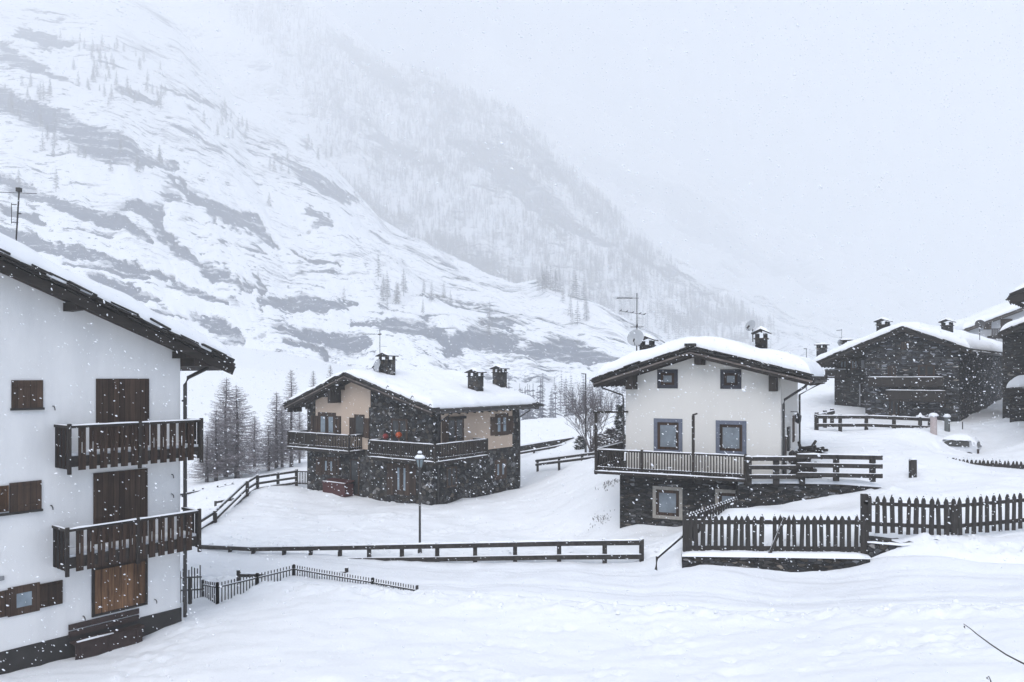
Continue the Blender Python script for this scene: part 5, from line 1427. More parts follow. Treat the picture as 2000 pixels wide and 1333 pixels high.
def pickets(name, label, line, n, h, w=0.15, tip=0.17, rails=(0.32, 0.80), rnd=None, skip=(), jit=0.03, rail_h=0.16, group=None, thick=0.03, ends=()):
    """line: world points (base of the fence), pickets n spread along it"""
    rnd = rnd or random.Random(n)
    P = [Vector(p) for p in line]; c = P[0].copy()
    e = empty(name, c, 0, label, "fence", group)
    S = [0.0]
    for a, b in zip(P[:-1], P[1:]): S.append(S[-1] + (b-a).length)
    def pos(s):
        for k in range(len(P)-1):
            if s <= S[k+1] or k == len(P)-2:
                t = (s-S[k])/(S[k+1]-S[k]); return P[k] + (P[k+1]-P[k])*t - c, (P[k+1]-P[k]).normalized()
    for rz in rails:
        for k in range(len(P)-1):
            a, b = P[k]-c, P[k+1]-c; t = (b-a).normalized(); nrm = Vector((t.y, -t.x, 0)).normalized()*(-0.045)
            if nrm.y < 0: nrm = -nrm
            MB().beam(a-t*0.05+nrm+Vector((0, 0, rz*h)), b+t*0.05+nrm+Vector((0, 0, rz*h)), 0.05, rail_h).build("rail", M['fence_wood'], e)
    protos = []
    for q in range(4):
        ww = w*(0.88, 1.0, 1.1, 0.95)[q]
        m = MB()
        m.prism([(-ww/2, 0), (ww/2, 0), (ww/2*0.98, h-tip), (ww*0.04, h), (-ww*0.02, h), (-ww/2, h-tip)], -thick/2, thick/2)
        protos.append(m)
    built = [None]*4
    sn = MB()
    for k in range(n):
        if k in skip: continue
        p, t = pos(S[-1]*(k+0.5)/n); yaw = math.atan2(t.y, t.x)
        q = rnd.randrange(4)
        Mx = Matrix.Translation(p + Vector((0, 0, rnd.uniform(-0.03, 0.03)))) @ Matrix.Rotation(yaw, 4, 'Z') @ Matrix.Rotation(rnd.uniform(-jit, jit), 4, 'Y')
        if built[q] is None:
            built[q] = o = protos[q].build("picket", M['fence_wood'], e); o.matrix_local = Mx
        else: o = share("picket", built[q], e, Mx)
    for s_, hh in ends:
        p, t = pos(S[-1]*s_)
        MB().box(p.x-0.1, p.x+0.1, p.y+0.02, p.y+0.2, p.z-0.3, p.z+hh).build("post", M['fence_wood'], e)
    # snow on the upper and lower rails and on the tips
    for k in range(len(P)-1):
        a, b = P[k]-c, P[k+1]-c
        cap_snow(sn, a+Vector((0, 0.03, rails[-1]*h+rail_h/2)), b+Vector((0, 0.03, rails[-1]*h+rail_h/2)), 0.05, 0.04)
    for k in range(n):
        if k in skip: continue
        p, t = pos(S[-1]*(k+0.5)/n)
        cap_snow(sn, p+Vector((-w*0.18, 0, h-tip*0.30)), p+Vector((w*0.18, 0, h-tip*0.30)), thick*1.6, tip*0.36)
    sn.build("picket_snow", M['snow'], e, smooth=True)
    return e
f0, f1 = at(1341,1080,27.0), at(1692,1083,25.9)
hF = (1081-1005)/FPX*26.5
fe = pickets("picket_fence", "dark picket fence standing on the low snow topped stone wall, one picket leaning", [f0, f1], 27, hF, rails=(0.12, 0.80), skip=(12,), w=0.15, ends=((0.0, hF*0.95), (1.0, hF*0.98)))
a = at(1501,1082,26.4)-f0; b = at(1531,1010,26.25)-f0
MB().beam(a+Vector((0, -0.09, 0)), b+Vector((0, -0.09, 0)), 0.12, 0.03, up=(0, 1, 0)).build("loose_picket", M['fence_wood'], fe)
s = MB(); cap_snow(s, a+Vector((-0.04, -0.1, 0.03)), b+Vector((-0.04, -0.1, 0.0)), 0.05, 0.03); s.build("picket_snow", M['snow'], fe, smooth=True)
p0, p1, p2 = at(1691,1040,26.0), at(1850,1047,26.0), at(2075,1026,26.8)
pickets("picket_fence", "dark picket fence sloping along the bank beside the rubble wall", [p0, p1, p2], 28, (1044-970)/FPX*26.2, rails=(0.22, 0.76), w=0.15, rail_h=0.13, ends=((0.0, 1.3), (0.42, 1.1)))
g0, g1 = at(1340,1072,27.2), at(1440,1018,31.0)
g0.z = at(1340,1006,27.0).z - 1.1; g1.z = at(1438,969,31.0).z - 1.1
pickets("picket_fence", "snow covered picket fence going back to the cream chalet's wall", [g0, g1], 19, 1.1, rails=(0.25, 0.80), w=0.15)
q0, q1 = at(1846,925,36.6), at(2065,934,35.5)
pickets("picket_fence", "snow buried picket fence in front of the parked car", [q0, q1], 27, (927-895)/FPX*36+0.0, rails=(0.25, 0.60), w=0.15, tip=0.22, ends=((0.09, 0.75),))

# little gate between the climbing fence and the stone chalet
ga = at(581,946,51.4); gb = at(603,944,51.2)
gate = empty("garden_gate", ga, math.atan2(gb.y-ga.y, gb.x-ga.x), "little barred wooden gate at the stone chalet's corner", "gate")
L = (gb-ga).xy.length; hG = 26/FPX*51
m = MB(); m.box(0, L, -0.03, 0.03, hG-0.08, hG); m.box(0, L, -0.03, 0.03, 0.02, 0.10); m.build("frame", M['fence_wood'], gate)
for k in range(7): MB().box(L*(k+0.3)/7-0.03, L*(k+0.3)/7+0.03, -0.05, -0.03, 0.0, hG-0.05).build("bar", M['fence_wood'], gate)

# black iron railing with a gate on the slope
def iron_run(e, c, a, b, n, ha, proto, sn):
    a = Vector(a)-c; b = Vector(b)-c; t = (b-a).normalized()
    up = Vector((0, 0, 1))
    MB().beam(a+up*(ha-0.16), b+up*(ha-0.16), 0.035, 0.05).build("rail", M['metal_dark'], e)
    MB().beam(a+up*0.12, b+up*0.12, 0.03, 0.04).build("rail", M['metal_dark'], e)
    cap_snow(sn, a+up*(ha-0.135), b+up*(ha-0.135), 0.045, 0.03)
    for k in range(n):
        p = a + (b-a)*((k+0.5)/n)
        if proto[0] is None: proto[0] = o = MB().box(-0.016, 0.016, -0.016, 0.016, 0.02, ha).build("bar", M['metal_dark'], e)
        else:
            o = proto[0].copy(); COL.objects.link(o); o.parent = e
        o.location = p
    for p in (a, b): MB().box(p.x-0.04, p.x+0.04, p.y-0.04, p.y+0.04, p.z-0.35, p.z+ha+0.02).build("post", M['metal_dark'], e)
hI = 1.05
def itop(px, py, Y):
    p = at(px, py, Y); p.z -= hI; return p
c = itop(424,1139,27.0)
ir = empty("iron_railing", c, 0, "thin black iron railing half sunk in the snow slope", "fence")
sn = MB(); pr = [None]
iron_run(ir, c, itop(396,1134,27.9), c, 8, hI, pr, sn)
iron_run(ir, c, c, itop(502,1121,28.4), 13, hI, pr, sn)
iron_run(ir, c, itop(502,1121,28.4), itop(574,1104,29.7), 12, hI, pr, sn)
iron_run(ir, c, itop(574,1104,29.7), itop(728,1130,27.9), 31, hI, pr, sn)
iron_run(ir, c, itop(728,1130,27.9), itop(815,1145,26.8), 18, hI, pr, sn)
sn.build("rail_snow", M['snow'], ir, smooth=True)
c = at(352,1178,26.6); g2 = at(391,1172,27.3)
ig = empty("iron_gate", c, math.atan2(g2.y-c.y, g2.x-c.x), "taller black iron gate behind the white chalet's gutter pipe", "gate")
L = (g2-c).xy.length
for k in range(8): MB().box(L*k/7-0.015, L*k/7+0.015, -0.015, 0.015, 0, 1.12+0.06*math.sin(k*1.9)).build("bar", M['metal_dark'], ig)
for z in (0.35, 0.80): MB().beam((-0.05, 0, z+0.1), (L+0.05, 0, z-0.08), 0.04, 0.05).build("rail", M['metal_dark'], ig)
MB().box(L*0.42, L*0.42+0.10, -0.05, 0.05, -0.3, 0.78).build("post", M['metal_dark'], ig)

# lone post on the mound
p = at(1783,940,34.2); 
lp = empty("wooden_post", p, 0, "single thick weathered post sticking out of the snow mound", "post")
hP = 42/FPX*34.2
MB().box(-0.14, 0.13, -0.12, 0.12, -0.5, hP).build("shaft", M['fence_wood'], lp, bevel=0.02)
s = MB(); cap_snow(s, (-0.13, 0, hP), (0.12, 0, hP), 0.24, 0.10); s.build("post_snow", M['snow'], lp, smooth=True)
MB().beam((0.1, 0, 0.2), (0.45, 0.1, 0.02), 0.05, 0.05).build("brace", M['fence_wood'], lp)

# sloping handrail beside the picket fence
hr0 = at(1281,1098,26.6); hr1 = at(1283,1090,26.7); hr2 = at(1339,1042,27.6)
hr = empty("handrail", hr0, 0, "sloping dark handrail leaning up to the picket fence end", "handrail")
MB().tube([hr0-hr0+Vector((0, 0, -0.3)), hr1-hr0, hr2-hr0], 0.055, 8).build("bar", M['fence_wood'], hr)
s = MB(); cap_snow(s, hr1-hr0+Vector((0, 0, 0.05)), hr2-hr0+Vector((0, 0, 0.05)), 0.08, 0.04); s.build("bar_snow", M['snow'], hr, smooth=True)

# ------------------------------------------------------------------ walls
def stone_wall(name, label, pts, thick, mat, snow=0.12, seed=1, step=0.35, rough=0.10):
    """pts: (world point on the front face's top edge, bottom z)"""
    rnd = random.Random(seed)
    c = Vector(pts[0][0]); e = empty(name, (c.x, c.y, pts[0][1]), 0, label, "wall"); c = Vector((c.x, c.y, pts[0][1]))
    T = []; 
    for (a, za_), (b, zb_) in zip(pts[:-1], pts[1:]):
        n = max(1, int((Vector(b)-Vector(a)).length/step))
        for k in range(n): T.append((Vector(a)+(Vector(b)-Vector(a))*k/n, za_+(zb_-za_)*k/n))
    T.append((Vector(pts[-1][0]), pts[-1][1]))
    V = []; F = []; n = len(T); S_ = MB(); R = 7
    d = (T[-1][0]-T[0][0]); nrm = Vector((d.y, -d.x, 0)).normalized()
    if nrm.y > 0: nrm = -nrm
    for i, (p, zb) in enumerate(T):
        zt = p.z + rnd.uniform(-rough, rough)*0.5
        prof = [(0, zb-0.6)] + [(rnd.uniform(-rough, rough)*0.5, zb-0.4+(zt-zb+0.4)*k/4) for k in range(1, 4)] + [(-0.03, zt), (-thick+0.03, zt+rnd.uniform(-.03, .03)), (-thick, zb-0.6)]
        for o, z in prof: V.append((p.x+nrm.x*o-c.x, p.y+nrm.y*o-c.y, z-c.z))
    for i in range(n-1):
        for k in range(R): F.append((i*R+k, i*R+(k+1) % R, (i+1)*R+(k+1) % R, (i+1)*R+k))
    F += [tuple(range(R-1, -1, -1)), tuple((n-1)*R+k for k in range(R))]
    m = MB(); m.add(V, F); m.build("masonry", mat, e)
    if snow > 0:
        s = MB(); prev = None
        W = 9; V = []; F = []
        for i, (p, zb) in enumerate(T):
            hh = snow*rnd.uniform(0.8, 1.15)*(0.35 if i in (0, n-1) else 1)
            for k in range(W):
                u = k/(W-1); o = 0.05-(thick+0.08)*u
                z = p.z - 0.05 + hh*math.sqrt(max(0, 1-(2*u-1)**4)) + (0 if 0 < k < W-1 else -0.02)
                V.append((p.x+nrm.x*o-c.x, p.y+nrm.y*o-c.y, z-c.z))
        for i in range(n-1):
            for k in range(W-1): F.append((i*W+k, i*W+k+1, (i+1)*W+k+1, (i+1)*W+k))
        F += [tuple(range(W)), tuple((n-1)*W+k for k in range(W-1, -1, -1))]
        s.add(V, F); s.build("wall_snow", M['snow'], e, smooth=True)
    return e
zb = lambda px, py, Y: at(px, py, Y).z
stone_wall("stone_wall", "low stone wall with a snow ledge under the front picket fence", [(at(1332,1083,26.75), zb(1332,1105,26.75)), (at(1500,1085,26.25), zb(1500,1105,26.25)), (at(1700,1088,25.6), zb(1700,1110,25.6))], 0.6, M['stone_dark'], 0.14, 3, rough=0.06)
stone_wall("stone_wall", "collapsed rubble wall below the sloping picket fence", [(at(1694,1056,25.9), zb(1694,1095,25.9)), (at(1760,1062,25.75), zb(1760,1085,25.75)), (at(1838,1056,25.75), zb(1838,1062,25.75))], 0.7, M['stone'], 0.10, 5, step=0.28, rough=0.12)
stone_wall("stone_wall", "dark retaining wall under the terrace fence beside the cream chalet", [(at(1442,942,32.25), 1.6), (at(1530,941,31.9), 1.9), (at(1640,943,31.7), 2.0), (at(1722,949,31.6), 2.4)], 0.7, M['stone_dark'], 0.16, 7, rough=0.08)
stone_wall("stone_wall", "long low snowy wall across the field beyond the stone chalet", [(at(1005,872,66.0), zb(1005,884,66.0)), (at(1070,861,69.0), zb(1070,872,69.0)), (at(1122,853,71.0), zb(1122,872,71.0))], 0.5, M['stone_dark'], 0.14, 9, rough=0.10)

# ------------------------------------------------------------------ street furniture
g = G(820, 1070, 31.3)
topz = at(820, 883, 31.3).z - g.z
lpst = empty("street_lamp", g, 0, "slim black lamp post with a snow capped glass lantern before the stone chalet", "street lamp")
zl = at(820, 913, 31.3).z - g.z
MB().lathe([(0.09, -0.3), (0.09, 0.25), (0.05, 0.32), (0.042, zl-0.1), (0.07, zl-0.05), (0.09, zl)], (0, 0, 0), 10).build("pole", M['metal_dark'], lpst)
lt = MB(); lt.lathe([(0.09, 0.0), (0.165, 0.33), (0.16, 0.34)], (0, 0, zl), 4); lt.build("lantern_glass", M['lamp_glass'], lpst)
fr_ = MB()
for k in range(4):
    t = k*math.pi/2; fr_.beam((0.092*math.cos(t), 0.092*math.sin(t), zl), (0.168*math.cos(t), 0.168*math.sin(t), zl+0.33), 0.035, 0.035)
fr_.build("lantern_frame", M['metal_dark'], lpst)
MB().lathe([(0.21, 0.34), (0.19, 0.38), (0.12, 0.50), (0.08, 0.52), (0.07, 0.58), (0.02, 0.62)], (0, 0, zl), 8).build("lantern_roof", M['metal_dark'], lpst)
s = MB(); s.lathe([(0.21, 0.37), (0.23, 0.41), (0.17, 0.48), (0.10, 0.52)], (0, 0, zl), 10); s.lathe([(0.09, 0.58), (0.10, 0.63), (0.05, 0.68)], (0, 0, zl), 8); s.build("lamp_snow", M['snow'], lpst, smooth=True)

def tall_lamp(px, top_py, Y, arm, label, r=0.06):
    g = G(px, 800, Y); h = at(px, top_py, Y).z - g.z
    e = empty("street_lamp", g, 0, label, "street lamp")
    MB().tube([(0, 0, -0.3), (0, 0, h*0.4), (0, 0, h)], [r*1.5, r*1.2, r*0.8], 8).build("pole", M['metal_grey'] if arm < 0.3 else M['metal_dark'], e)
    MB().beam((0.05, 0, h), (-arm, 0, h+0.03), 0.10, 0.07).build("lamp_head", M['metal_dark'], e)
    return e
tall_lamp(1144, 731, 58.0, 0.34, "tall dark street lamp rising behind the bare tree")
tall_lamp(1575, 682, 75.0, 0.25, "thin far street lamp between the cream chalet and the dark stone house", 0.05)

def pillar(px, py0, py1, Y, w, mat, label, snow):
    b = at(px, py1, Y); h = (py1-py0)/FPX*Y
    e = empty("pillar", b, 0, label, "pillar")
    r = w/2/FPX*Y
    MB().lathe([(r, -0.6), (r, 0), (r*0.98, h*0.5), (r*0.97, h), (r*0.9, h+0.02)], (0, 0, 0), 14).build("shaft", mat, e, smooth=False)
    s = MB(); s.lathe([(r*0.9, h+0.015), (r*1.35*snow, h+0.03), (r*1.3*snow, h+0.10), (r*0.8*snow, h+0.19), (r*0.2, h+0.22)], (0, 0, 0), 14); s.build("snow_cap", M['snow'], e, smooth=True)
pillar(1823.5, 814, 846, 43.5, 12, M['pillar_pink'], "pale pink round pillar with a snow cap near the car", 1.1)
pillar(1850, 816, 838, 45.0, 10, M['pillar_grey'], "grey round pillar with a snow cap next to the pink one", 1.0)
p = at(1880, 842, 45.5); sp_ = empty("snow_stake", p, 0, "thin dark stake in the snow behind the car", "stake")
MB().tube([(0, 0, -0.4), (0, 0, 18/FPX*45.5)], 0.03, 6).build("shaft", M['metal_dark'], sp_)
bp = at(1797.5, 828, 46.2); bpo = empty("mushroom_post", bp, 0, "short post with a snow hat in the upper fence line", "post")
MB().tube([(0, 0, -0.5), (0, 0, 0.42)], 0.06, 8).build("shaft", M['metal_dark'], bpo)
s = MB(); s.lathe([(0.02, 0.40), (0.26, 0.42), (0.24, 0.47), (0.10, 0.53), (0.04, 0.66), (0.01, 0.68)], (0, 0, 0), 12); s.build("snow_cap", M['snow'], bpo, smooth=True)

# ------------------------------------------------------------------ the snowed-in car
def build_car():
    Yc = 43.0
    c = at(1862, 897, Yc); c.z = at(1862, 899, Yc).z
    yaw = -math.radians(40)
    e = empty("parked_car", c, yaw, "small hatchback car buried under thick snow, its dark side window showing", "car")
    # x: towards the rear (right), y: away from the camera
    L, W_ = 3.0, 1.5
    k = 0.92
    side = [(-1.6, 0.25), (-1.62, 0.62), (-1.2, 0.80), (-0.75, 0.86), (-0.30, 1.30), (0.15, 1.42), (0.85, 1.40), (1.25, 1.22), (1.42, 0.85), (1.45, 0.45), (1.38, 0.22)]
    side = [(x*k, z*k) for x, z in side]
    body = MB()
    # cross sections narrow to the roof
    V = []; n = len(side)
    for sgn in (-1, 1):
        for (x, z) in side:
            w = W_/2*(1.0 if z < 0.85*k else 1.0-0.28*(z-0.85*k)/(0.55*k))
            V.append((x, sgn*w, z))
    body.add(V, [tuple(range(n)), tuple(range(2*n-1, n-1, -1))] + [(i, i+n, (i+1) % n+n, (i+1) % n) for i in range(n)])
    bo = body.build("body", M['car_paint'], e, bevel=0.05)
    def sideface(poly, out=0.012):
        V = []
        for o in (out, -0.03):
            for x, z in poly:
                w = W_/2*(1.0 if z < 0.85*k else 1.0-0.28*(z-0.85*k)/(0.55*k))
                V.append((x, -w-o, z))
        m = len(poly)
        return MB().add(V, [tuple(range(m)), tuple(range(2*m-1, m-1, -1))] + [(i, (i+1) % m, (i+1) % m+m, i+m) for i in range(m)])
    sc = lambda P: [(x*k, z*k) for x, z in P]
    sideface(sc([(-0.72, 0.90), (-0.30, 1.20), (0.05, 1.30), (0.78, 1.30), (0.95, 1.22), (0.98, 0.92)])).build("side_window", M['glass_car'], e)
    # rear window and lamp on the tail
    MB().add([(1.29*k+0.015, -0.45, 1.16*k), (1.29*k+0.015, 0.45, 1.16*k), (1.42*k+0.015, 0.55, 0.88*k), (1.42*k+0.015, -0.55, 0.88*k)], [(0, 1, 2, 3)]).build("rear_window", M['glass_car'], e)
    MB().box(1.43*k-0.05, 1.43*k+0.04, -W_/2-0.01, -W_/2+0.16, 0.55*k, 0.82*k).build("tail_light", M['red_wood'], e)
    MB().box(1.40*k, 1.46*k+0.08, -W_/2+0.02, W_/2-0.02, 0.28*k, 0.48*k).build("bumper", M['metal_dark'], e)
    mir = MB(); mir.box(-0.78*k, -0.60*k, -W_/2-0.20, -W_/2-0.02, 0.86*k, 1.0*k); mir.build("wing_mirror", M['metal_dark'], e, bevel=0.02)
    for x in (-1.05*k, 0.95*k):
        for y in (-W_/2+0.06, W_/2-0.06):
            wv = MB(); wv.tube([(x, y-0.09, 0.28), (x, y+0.09, 0.28)], 0.29, 16)
            wo = wv.build("wheel", M['rubber'], e)
            MB().tube([(x, y-0.098, 0.28), (x, y+0.098, 0.28)], 0.17, 12).build("rim", M['metal_grey'], wo)
    # snow over roof, bonnet and sides
    nx, ny = 46, 24; V = []; F = []
    prof = [(-1.75, 0.30), (-1.62, 0.75), (-1.2, 0.98), (-0.8, 1.05), (-0.35, 1.46), (0.1, 1.66), (0.8, 1.66), (1.12, 1.50), (1.28, 1.30), (1.34, 1.22)]
    px_ = [a*k for a, b in prof]; pz_ = [b*k for a, b in prof]
    for i in range(nx):
        x = px_[0] + (px_[-1]-px_[0])*i/(nx-1); zt = float(np.interp(x, px_, pz_))
        for j in range(ny):
            v = -1+2*j/(ny-1); ed = abs(v)
            low = 1.29*k if -0.45*k < x < 1.1*k else (0.72*k if x < -0.75*k else 1.0*k)
            y = v*(W_/2+ (0.02 if zt < 1.2*k else -0.08))
            z = zt - (zt-low)*ed**5 if v < 0 else zt - (zt-0.4)*ed**6
            z += 0.03*float(fbm(x*2.2, v*2+3, 3))
            V.append((x, y, z))
    for i in range(nx-1):
        for j in range(ny-1): F.append((i*ny+j, (i+1)*ny+j, (i+1)*ny+j+1, i*ny+j+1))
    MB().add(V, F).build("car_snow", M['snow'], e, smooth=True)
    return e
build_car()

# ------------------------------------------------------------------ fire wood beside the cream house
rnd = random.Random(5)
lg = MB(); n = 9
lg.lathe([(0.085*(1+0.05*math.sin(k)), 0) if False else (0.085, 0.0), (0.09, 0.45), (0.082, 0.95)], (0, 0, 0), 9)
log0 = lg.build("log", M['fence_wood'])
tag(log0, "split log in the snow dusted woodpile beside the cream chalet's side wall", "log", "logs in the woodpile")
first = True
pb_ = Cc.world((C_W+0.75, 2.2, 0)); base_z = max(gz(pb_.x, pb_.y), 2.8)
for row in range(9):
    cnt = 7-row//3
    for k in range(cnt):
        o = log0 if first else log0.copy()
        if not first: COL.objects.link(o)
        first = False
        p = Cc.world((C_W+0.32+0.175*k+(row % 2)*0.088+rnd.uniform(-.01, .01), 0.7+rnd.uniform(-0.08, 0.08), 0)); p.z = base_z + 0.05 + row*0.155
        q = Cc.ey.copy(); q.z = rnd.uniform(-0.02, 0.02)
        o.matrix_world = Matrix.Translation(p) @ q.to_track_quat('Z', 'Y').to_matrix().to_4x4()
for k in range(22):
    o = log0.copy(); COL.objects.link(o)
    u = rnd.random()
    p = at(1560+u*34, 889-rnd.random()*(24-17*u), 36.0+rnd.uniform(-0.5, 0.5))
    q = Vector((rnd.uniform(-0.3, 1), rnd.uniform(-1, 0.3), rnd.uniform(-0.35, 0.25)))
    o.matrix_world = Matrix.Translation(p) @ q.to_track_quat('Z', 'Y').to_matrix().to_4x4() @ Matrix.Diagonal((0.8, 0.8, rnd.uniform(0.4, 0.75), 1))
# ------------------------------------------------------------------ trees
def strips(V, F, p, q, r0, r1, n=3):
    """thin tapered twig as a 3-sided prism"""
    d = q-p
    L = d.length
    if L < 1e-6: return
    d = d/L; a = Vector((0, 0, 1)) if abs(d.z) < 0.9 else Vector((1, 0, 0))
    x = d.cross(a).normalized(); y = d.cross(x)
    b = len(V)
    for c, r in ((p, r0), (q, r1)):
        for k in range(n):
            t = 2*math.pi*k/n; V.append(c + (x*math.cos(t)+y*math.sin(t))*r)
    for k in range(n): F.append((b+k, b+(k+1) % n, b+n+(k+1) % n, b+n+k))

def larch_meshes(h, seed, spread=0.24, twig=0.010, dens=1.0, low=0.06):
    rnd = random.Random(seed)
    T = MB(); segs = 10; bend = [Vector((0.05*math.sin(k*0.9+seed)*k/segs, 0.05*math.cos(k*0.7+seed)*k/segs, 0)) for k in range(segs+1)]
    pts = [Vector((0, 0, -0.4 + (h+0.4)*k/segs)) + bend[k] for k in range(segs+1)]
    r0 = 0.019*h
    T.tube(pts, [max(0.008, r0*(1-0.94*k/segs)) for k in range(segs+1)], 7)
    V = []; F = []
    z = h*low; 
    while z < h*0.985:
        f = z/h
        maxL = spread*h*(1-f)**0.72*(0.55+0.45*min(1, f/0.18)) + 0.12
        nb = rnd.randint(4, 6)
        a0 = rnd.uniform(0, 6.28)
        for b in range(nb):
            a = a0 + 6.283*b/nb + rnd.uniform(-0.4, 0.4); L = maxL*rnd.uniform(0.65, 1.1)
            p = Vector((0, 0, z+rnd.uniform(-0.06, 0.06))); dirv = Vector((math.cos(a), math.sin(a), 0))
            droop = -0.10 - 0.30*(1-f) + rnd.uniform(-0.08, 0.08)
            pr = p; ns = 5
            for s in range(ns):
                t = (s+1)/ns
                q = p + dirv*L*t + Vector((0, 0, L*(droop*t*1.1 + 0.42*t**3*(0.6+0.4*(1-f))))) + Vector((rnd.uniform(-1, 1), rnd.uniform(-1, 1), 0))*0.03*L
                strips(V, F, pr, q, 0.012+0.016*(1-f)*(1-t+0.2), 0.008+0.016*(1-f)*(1-t))
                nt_ = max(1, int(3.2*dens*(0.4+L)))
                for _ in range(nt_):
                    u = rnd.random(); bpt = pr + (q-pr)*u; side = Vector((-dirv.y, dirv.x, 0))*rnd.choice((-1, 1))
                    tl = L*rnd.uniform(0.12, 0.34)*(1.15-t*0.6)
                    tip = bpt + (dirv*rnd.uniform(0.35, 0.9) + side*rnd.uniform(0.35, 1.0) + Vector((0, 0, rnd.uniform(-0.75, 0.15)))).normalized()*tl
                    strips(V, F, bpt, tip, twig, twig*0.6)
                    if rnd.random() < 0.6:
                        m_ = (bpt+tip)/2; strips(V, F, m_, m_+(dirv*rnd.uniform(-.2, .8)-side*rnd.uniform(0, .5)+Vector((0, 0, rnd.uniform(-1, 0)))).normalized()*tl*0.5, twig*0.8, twig*0.5)
                pr = q
        z += rnd.uniform(0.11, 0.19)*(0.7+0.5*(1-f))*(h/9)
    return T, V, F

larch_protos = []
for k in range(3):
    T, V, F = larch_meshes(9.0, 31+k, spread=(0.25, 0.21, 0.17)[k], low=(0.07, 0.10, 0.16)[k], dens=(1.5, 1.35, 1.0)[k], twig=0.0068)
    larch_protos.append((T, V, F))
built_larch = [None]*3
def larch(kind, px, base_py, top_py, Y, label, group, yaw=0.0, xs=1.0):
    b = at(px, base_py, Y); b.z = gz(b.x, b.y)
    h = at(px, top_py, Y).z - b.z
    s = h/9.0
    e = empty("larch_tree", b, yaw, label, "tree", group)
    e.scale = (s*xs, s*xs, s)
    if built_larch[kind] is None:
        T, V, F = larch_protos[kind]
        t = T.build("trunk", M['bark'], e, smooth=True)
        c = np_mesh("crown", [tuple(v) for v in V], F, M['twigs'], e, smooth=False)
        built_larch[kind] = (t, c)
    else:
        for src in built_larch[kind]:
            o = src.copy(); COL.objects.link(o); o.parent = e
    return e
GL = "bare larches between the white and the stone chalet"
larch(0, 441, 933, 737, 66.0, "tall bare larch standing second from the right in the larch group by the white chalet", GL, 0.3, 1.3)
larch(0, 463, 932, 752, 64.5, "broad bare larch on the near right side of the larch group by the white chalet", GL, 2.1, 1.55)
larch(1, 422, 936, 800, 63.5, "lower bare larch on the white chalet's side of the larch group", GL, 4.0, 1.6)
larch(1, 404, 938, 845, 63.0, "smallest bushy bare larch closest to the white chalet", GL, 5.0, 2.1)
larch(1, 540, 925, 765, 69.0, "bare larch nearest to the gap between the two larch groups", GL, 1.0, 1.45)
larch(1, 551, 924, 790, 70.0, "short bare larch behind the climbing fence's upper post", GL, 3.2, 1.4)
larch(2, 569, 921, 722, 71.0, "tallest slim bare larch just beside the stone chalet's roof tip", GL, 0.2, 1.15)
larch(1, 525, 927, 830, 68.0, "low dense bare larch in front of the slim ones by the climbing fence", GL, 2.6, 1.9)
larch(1, 585, 915, 800, 73.0, "bare larch half behind the stone chalet's end wall", GL, 5.2, 1.1)
larch(1, 497, 929, 812, 72.0, "hazy low bare larch filling the gap between the two larch groups", GL, 0.8, 1.7)
GL2 = "larch tips above the stone chalet's roof"
larch(2, 612, 890, 724, 90.0, "bare larch tip above the stone chalet's roof, the lower of two", GL2, 1.4, 1.0)
larch(2, 645, 880, 712, 95.0, "bare larch tip above the stone chalet's roof, the higher of two", GL2, 2.4, 0.9)

# bare fan-shaped tree between the houses
def fan_tree(h, seed):
    rnd = random.Random(seed); V = []; F = []; T = MB()
    def grow(p, d, L, r, lev):
        steps = 3
        for s in range(steps):
            d2 = (d + Vector((rnd.uniform(-1, 1), rnd.uniform(-1, 1), rnd.uniform(-0.2, 0.6)))*0.13).normalized()
            q = p + d2*L/steps
            strips(V, F, p, q, r*(1-s*0.18), r*(1-(s+1)*0.18), 4 if lev < 2 else 3)
            if lev < 4:
                for _ in range((2, 2, 2, 1)[lev] if s else (1, 1, 1, 0)[lev]):
                    sd_ = Vector((rnd.uniform(-1, 1), rnd.uniform(-1, 1), rnd.uniform(-0.1, 0.8))).normalized()
                    grow(q, (d2*0.75+sd_*0.62).normalized(), L*rnd.uniform(0.48, 0.68), r*0.58, lev+1)
            p, d = q, d2
    for k in range(9):
        a = 6.283*k/9+rnd.uniform(-.3, .3); sp = rnd.uniform(0.12, 0.62)
        grow(Vector((0.1*math.cos(a), 0.1*math.sin(a), 0.35)), Vector((math.cos(a)*sp, math.sin(a)*sp, 1)).normalized(), h*rnd.uniform(0.52, 0.66), 0.042, 0)
    T.tube([(0, 0, -0.4), (0, 0, 0.2), (0.02, 0, 0.5)], [0.24, 0.2, 0.17], 9)
    return T, V, F
b = G(1155, 868, 57.0); hft = at(1155, 762, 57.0).z - b.z
ft = empty("bare_tree", b, 0, "fan shaped bare tree in front of the tall street lamp", "tree")
T, V, F = fan_tree(hft*0.86, 4)
T.build("trunk", M['bark'], ft, smooth=True); np_mesh("crown", [tuple(v) for v in V], F, M['twigs_mid'], ft, smooth=False)

